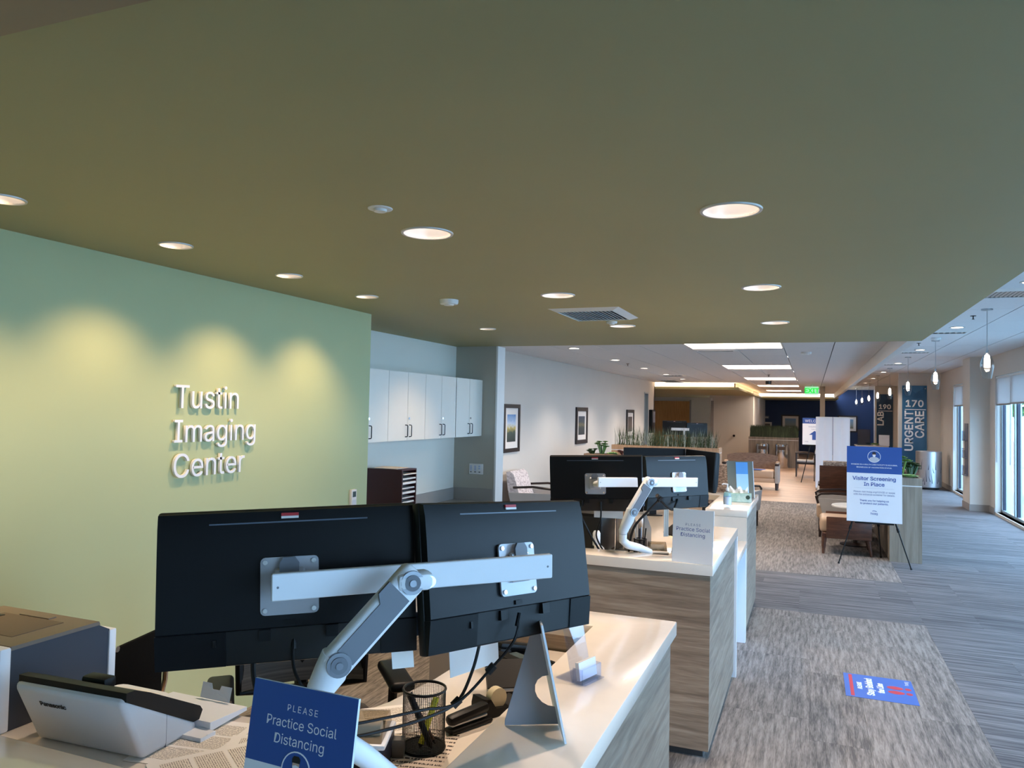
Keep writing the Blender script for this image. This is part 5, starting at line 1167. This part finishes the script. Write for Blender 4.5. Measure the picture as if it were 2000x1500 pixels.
def suite(label, x0, x1, y, z0, z1, num, words, m):
    t = thing('suite_panel', label, 'sign', ((x0+x1)/2, y, z0)); w = (x1-x0)/2; h = z1-z0
    B(-w, w, -.02, 0, 0, h).build('panel', m, t, smooth=False)
    text(num, fit(num, .70*2*w), M_pw, t, face_M((.0, -.022, h-.49)), bold=.008, ext=.002); B(-w*.78, w*.92, -.026, -.02, h-.665, h-.645).build('rule', M_pw, t, smooth=False)
    for wd, cx, ln in words:
        s_ = fit(wd, ln); zc = h-.70-ln/2
        text(wd, s_, M_pw, t, Matrix.Translation((cx, -.022, zc)) @ Matrix.Rotation(R(90), 4, 'X') @ Matrix.Rotation(R(90), 4, 'Z'), bold=.008, ext=.002)
    for sx in (-1, 1): MB().cyl((sx*w*.86, -.03, h-.08), (sx*w*.86, -.02, h-.08), .016, n=10).build('standoff', M_chr, t)
suite('blue glass wall panel reading 170 URGENT CARE', 2.31, 2.91, 23.295, .30, 2.68, '170', (('URGENT', -.135, 1.08), ('CARE', .125, .72)), M_panel1)
suite('dark blue glass wall panel reading 190 LAB', 2.375, 2.955, 32.995, .30, 2.70, '190', (('LAB', -.15, .52),), M_panel2)
# steel litter bin by the window corner
t = thing('litter_bin', 'tall silver litter bin with cut grass-blade slots by the window corner', 'bin', (2.78, 21.9, 0))
M_sil = mat('silver_sheet', (180, 184, 190), .35, .85, var=.03)
MB().lathe([(0, .03), (.24, .03), (.26, .05), (.295, .06), (.295, .95), (.285, .96), (.22, .96), (.20, .93), (0, .93)], 40).build('shell', M_sil, t); MB().lathe([(0, 0), (.24, 0), (.24, .03), (0, .03)], 30).build('base', M_black, t)
rn = random.Random(5); M_slot = mat('slot_dark', (52, 58, 74), .6)
for k in range(44):
    a = 2*math.pi*k/44; z0 = rn.choice((.12, .16, .2, .42, .5)); L_ = rn.uniform(.12, .34); tw = rn.uniform(-.10, .10); w_ = .009
    f_ = lambda an, z, r=.2965: (r*math.cos(an), r*math.sin(an), z)
    MB().add([f_(a-w_/.3, z0), f_(a+w_/.3, z0), f_(a+tw+w_/.6, z0+L_*.6), f_(a+tw*1.6, z0+L_), f_(a+tw-w_/.6, z0+L_*.6)], [(0, 1, 2, 3, 4)]).build('blade_slot', M_slot, t, smooth=False)
t = thing('leaflet_rack', 'narrow leaflet rack on the wall column', 'rack', (2.898, 17.53, .67))
M_rk = mat('rack_grey', (120, 124, 136), .4, .3)
B(-.012, -.002, -.17, .17, 0, 1.04).build('back_plate', M_rk, t, smooth=False)
for k in range(3): q_ = B(-.06, -.055, -.165, .165, .01+k*.345, .20+k*.345).build('pocket_front', M_acry, t, smooth=False); B(-.06, -.012, -.165, .165, .0+k*.345, .01+k*.345).build('pocket_shelf', M_rk, t, smooth=False)
# ------------------------------------------------------------------ framed pictures
M_fr = mat('dark_picture_frame', (38, 32, 34), .4, var=.05); M_mt = mat('picture_mat', (226, 220, 214), .8, var=.01); M_pgl = pane_mat('picture_glass', (250, 250, 250), .05)
def art(name, stops, sc=7):
    if name in MATS: return MATS[name]
    m = bpy.data.materials.new(name); m.use_nodes = True; MATS[name] = m; nt = m.node_tree; b = nt.nodes['Principled BSDF']; L = nt.links.new
    tc = nt.nodes.new('ShaderNodeTexCoord'); sp_ = nt.nodes.new('ShaderNodeSeparateXYZ'); L(tc.outputs['Generated'], sp_.inputs[0])
    mp = nt.nodes.new('ShaderNodeMapping'); mp.inputs['Scale'].default_value = (3, 3, 1); L(tc.outputs['Generated'], mp.inputs[0])
    n = nt.nodes.new('ShaderNodeTexNoise'); n.inputs['Scale'].default_value = sc; n.inputs['Detail'].default_value = 5; L(mp.outputs[0], n.inputs[0])
    ma = nt.nodes.new('ShaderNodeMath'); ma.operation = 'MULTIPLY_ADD'; ma.inputs[1].default_value = .5; L(n.outputs['Fac'], ma.inputs[0]); L(sp_.outputs['Z'], ma.inputs[2])
    r = nt.nodes.new('ShaderNodeValToRGB'); e = r.color_ramp.elements
    while len(e) < len(stops): e.new(.5)
    for i, (p, c) in enumerate(stops): e[i].position = p; e[i].color = lin(c)
    ms = nt.nodes.new('ShaderNodeMath'); ms.operation = 'SUBTRACT'; ms.inputs[1].default_value = .25; L(ma.outputs[0], ms.inputs[0]); L(ms.outputs[0], r.inputs[0]); L(r.outputs[0], b.inputs['Base Color']); b.inputs['Roughness'].default_value = .6; return m
def picture(label, M, w, h, fw, mw, am, fm=None):
    """frame hanging on a wall; local x right, z up, face towards -y, back on y=0"""
    t = thing('framed_picture', label, 'picture', M=M, group='framed pictures')
    mb = MB().box(-w/2, w/2, -.03, 0, 0, fw).box(-w/2, w/2, -.03, 0, h-fw, h).box(-w/2, -w/2+fw, -.03, 0, fw, h-fw).box(w/2-fw, w/2, -.03, 0, fw, h-fw); mb.build('frame', fm or M_fr, t, smooth=False)
    B(-w/2+fw, w/2-fw, -.012, -.008, fw, h-fw).build('mat_board', M_mt, t, smooth=False); B(-w/2+fw+mw, w/2-fw-mw, -.0135, -.0122, fw+mw, h-fw-mw).build('print', am, t, smooth=False)
WL = lambda y, z: Matrix.Translation((-4.358, y, z)) @ Matrix.Rotation(R(90), 4, 'Z')
A1 = art('art_field', [(0, (42, 52, 50)), (.35, (64, 80, 72)), (.52, (190, 170, 92)), (.62, (190, 205, 220)), (1, (92, 138, 190))]); A2 = art('art_dark_reeds', [(0, (44, 52, 56)), (.4, (60, 66, 66)), (.55, (120, 112, 80)), (.65, (66, 76, 82)), (1, (52, 66, 84))]); A3 = art('art_brown_reeds', [(0, (70, 62, 58)), (.5, (104, 92, 84)), (1, (84, 78, 78))]); A4 = art('art_pale_sky', [(0, (120, 116, 96)), (.3, (150, 160, 156)), (1, (120, 160, 200))])
picture('framed blue and yellow landscape print nearest the grey pier', WL(10.99, 1.14), .68, .745, .06, .10, A1)
picture('framed dark reed print in the middle of the beige wall', WL(14.87, 1.14), .81, .735, .08, .10, A2)
picture('framed brown reed print farthest along the beige wall', WL(19.31, 1.12), .82, .74, .08, .10, A3)
picture('framed sky print on the navy wall above the far hedge', Matrix.Translation((-.92, 37.995, 1.08)), .82, .74, .06, .11, A4)
picture('framed pale sky print on the navy wall right of the banners', Matrix.Translation((1.53, 37.995, 1.08)), .84, .76, .06, .11, A4)
picture('small framed print on the navy wall at the left end of the hedge', Matrix.Translation((-2.25, 37.995, 1.0)) @ Matrix.Translation((.25, 0, 0)), .5, .46, .02, .06, A3, M_white)
t = thing('wall_plaque', 'small grey plaque on the navy wall above the hedge', 'plaque', (-2.0, 37.995, 1.62)); B(-.12, .12, -.015, 0, 0, .13).build('plate', M_rk, t, smooth=False); B(-.09, .09, -.017, -.015, .05, .08).build('text_band', M_lab, t, smooth=False)
t = thing('wall_dispenser', 'black wall unit at the far end of the beige wall', 'dispenser', (-4.358, 22.0, 1.21)); MB().rbox(0, .10, -.22, .22, 0, .67, .012, 2).build('body', M_black, t); B(.10, .104, -.1, .2, .3, .62).build('front_panel', M_rk, t, smooth=False)
# ------------------------------------------------------------------ desk and screens behind the reed planter
t = thing('back_desk', 'desk hidden behind the reed planter carrying two screens', 'desk', (-2.95, 17.8, 0)); B(-3.7, -2.3, 17.3, 18.1, .98, 1.02).build('top', M_quartz, t, True, smooth=False); B(-3.65, -2.35, 17.32, 17.4, 0, .98).build('front_panel', M_wood, t, True, smooth=False)
for k, (p, a, l) in enumerate((((-2.93, 17.6, 1.46), 8, 'far monitor behind the reeds, left of two'), ((-2.46, 17.8, 1.42), 40, 'far monitor behind the reeds, right of two'))):
    c = copy_tree(m0, label=l); c.matrix_basis = mon_M(p, a, 0, 0)
t = thing('screen_stand', 'white monitor support behind the reeds', 'stand', (-2.7, 17.75, 1.021)); B(-.28, .12, -.26, -.24, .38, .44).build('crossbar', M_armw, t, smooth=False); MB().cyl((0, -.2, 0), (0, -.2, .4), .02, n=10).build('post', M_armw, t)
t = thing('service_counter', 'wood and white service counter beyond the easel planter', 'counter', (1.85, 26.8, 0)); B(1.32, 2.22, 26.3, 27.2, 0, .86).build('body', M_dv, t, True, smooth=False); B(1.30, 2.24, 26.28, 27.22, .86, .90).build('top', M_quartz, t, True, smooth=False)
def shield(label, loc, w, h, rz, m):
    t = thing('counter_shield', label, 'screen', loc, R(rz)); B(-w/2, w/2, -.004, .004, 0, h).build('sheet', m, t, smooth=False); B(-w/2, w/2, -.05, .05, 0, .006).build('foot', M_acry, t, smooth=False)
shield('tall clear counter shield beyond the easel, left of two', (1.55, 26.5, .901), .42, .50, 25, pane_mat('shield_acrylic', (176, 196, 206), .25)); shield('white counter shield next to the urgent care panel', (2.12, 26.42, .901), .30, .34, -12, mat('frosted_shield', (210, 218, 238), .4))
rosette('small green plant on the service counter between the shields', (1.86, 26.45, .901), .16, GR[0], .03, 20, 11, group=g_)
# ------------------------------------------------------------------ outside the windows
struct(B(3.55, 60, -30, 60, -.4, -.12).build('floor_terrace', mat('pale_paving', (150, 158, 158), .9, var=.05, scale=.8), smooth=False))
struct(B(8.0, 8.3, -20, 50, -.12, .85).build('wall_garden', mat('stucco_white', (190, 192, 188), .9, var=.03, scale=3), smooth=False))
t = thing('plant_pot', 'white square planter outside the near window', 'planter', (5.6, 21.5, -.12)); B(-.5, .5, -1.2, 1.2, 0, .85).build('pot', mat('pot_white', (222, 224, 222), .7), t, smooth=False); B(-.46, .46, -1.16, 1.16, .85, .86).build('soil', M_soil, t, smooth=False)
def shrub(label, loc, r, h, seed, m, n=900, name='shrub', trunk=0):
    rn = random.Random(seed); t = thing(name, label, 'plant' if name == 'shrub' else 'tree', loc); mb = MB()
    for k in range(n):
        a, u, q = rn.uniform(0, 6.283), rn.uniform(-1, 1), rn.random()**.4; s = math.sqrt(1-u*u)
        x, y, z = r*q*s*math.cos(a), r*q*s*math.sin(a), trunk+h/2+h/2*q*u; l = r*.16*rn.uniform(.6, 1.3); b = rn.uniform(0, 6.28); e = rn.uniform(-.8, .8)
        d1 = Vector((math.cos(b), math.sin(b), e)).normalized()*l; d2 = d1.orthogonal().normalized()*l*.5; p = Vector((x, y, z)); mb.add([p-d1, p+d2, p+d1, p-d2], [(0, 1, 2, 3)])
    mb.build('foliage', m, t, smooth=False); MB().tube([(0, 0, 0), (.02*r, 0, trunk+h*.5)], [.05+trunk*.02, .02], 7).build('trunk', mat('bark', (96, 80, 66), .9), t)
LF = leafm('leaf_green', (92, 128, 70)); LF2 = leafm('leaf_bluegreen', (110, 150, 110))
shrub('green shrub in the white planter outside', (5.6, 21.2, .74), .55, 1.0, 1, LF); shrub('second shrub in the white planter outside', (5.6, 22.35, .74), .42, .8, 2, LF2)
for k, (x, y, r_, h_) in enumerate(((14, 30, 3.0, 5), (17, 42, 3.4, 6), (13, 52, 3.2, 5.5), (15, 16, 3.0, 5))): shrub('leafy tree beyond the garden wall, %s' % ['nearest in view', 'second in view', 'farthest in view', 'out to the right'][k], (x, y, -.12), r_, h_, 10+k, (LF, LF2)[k % 2], 1500, 'tree', 1.6)
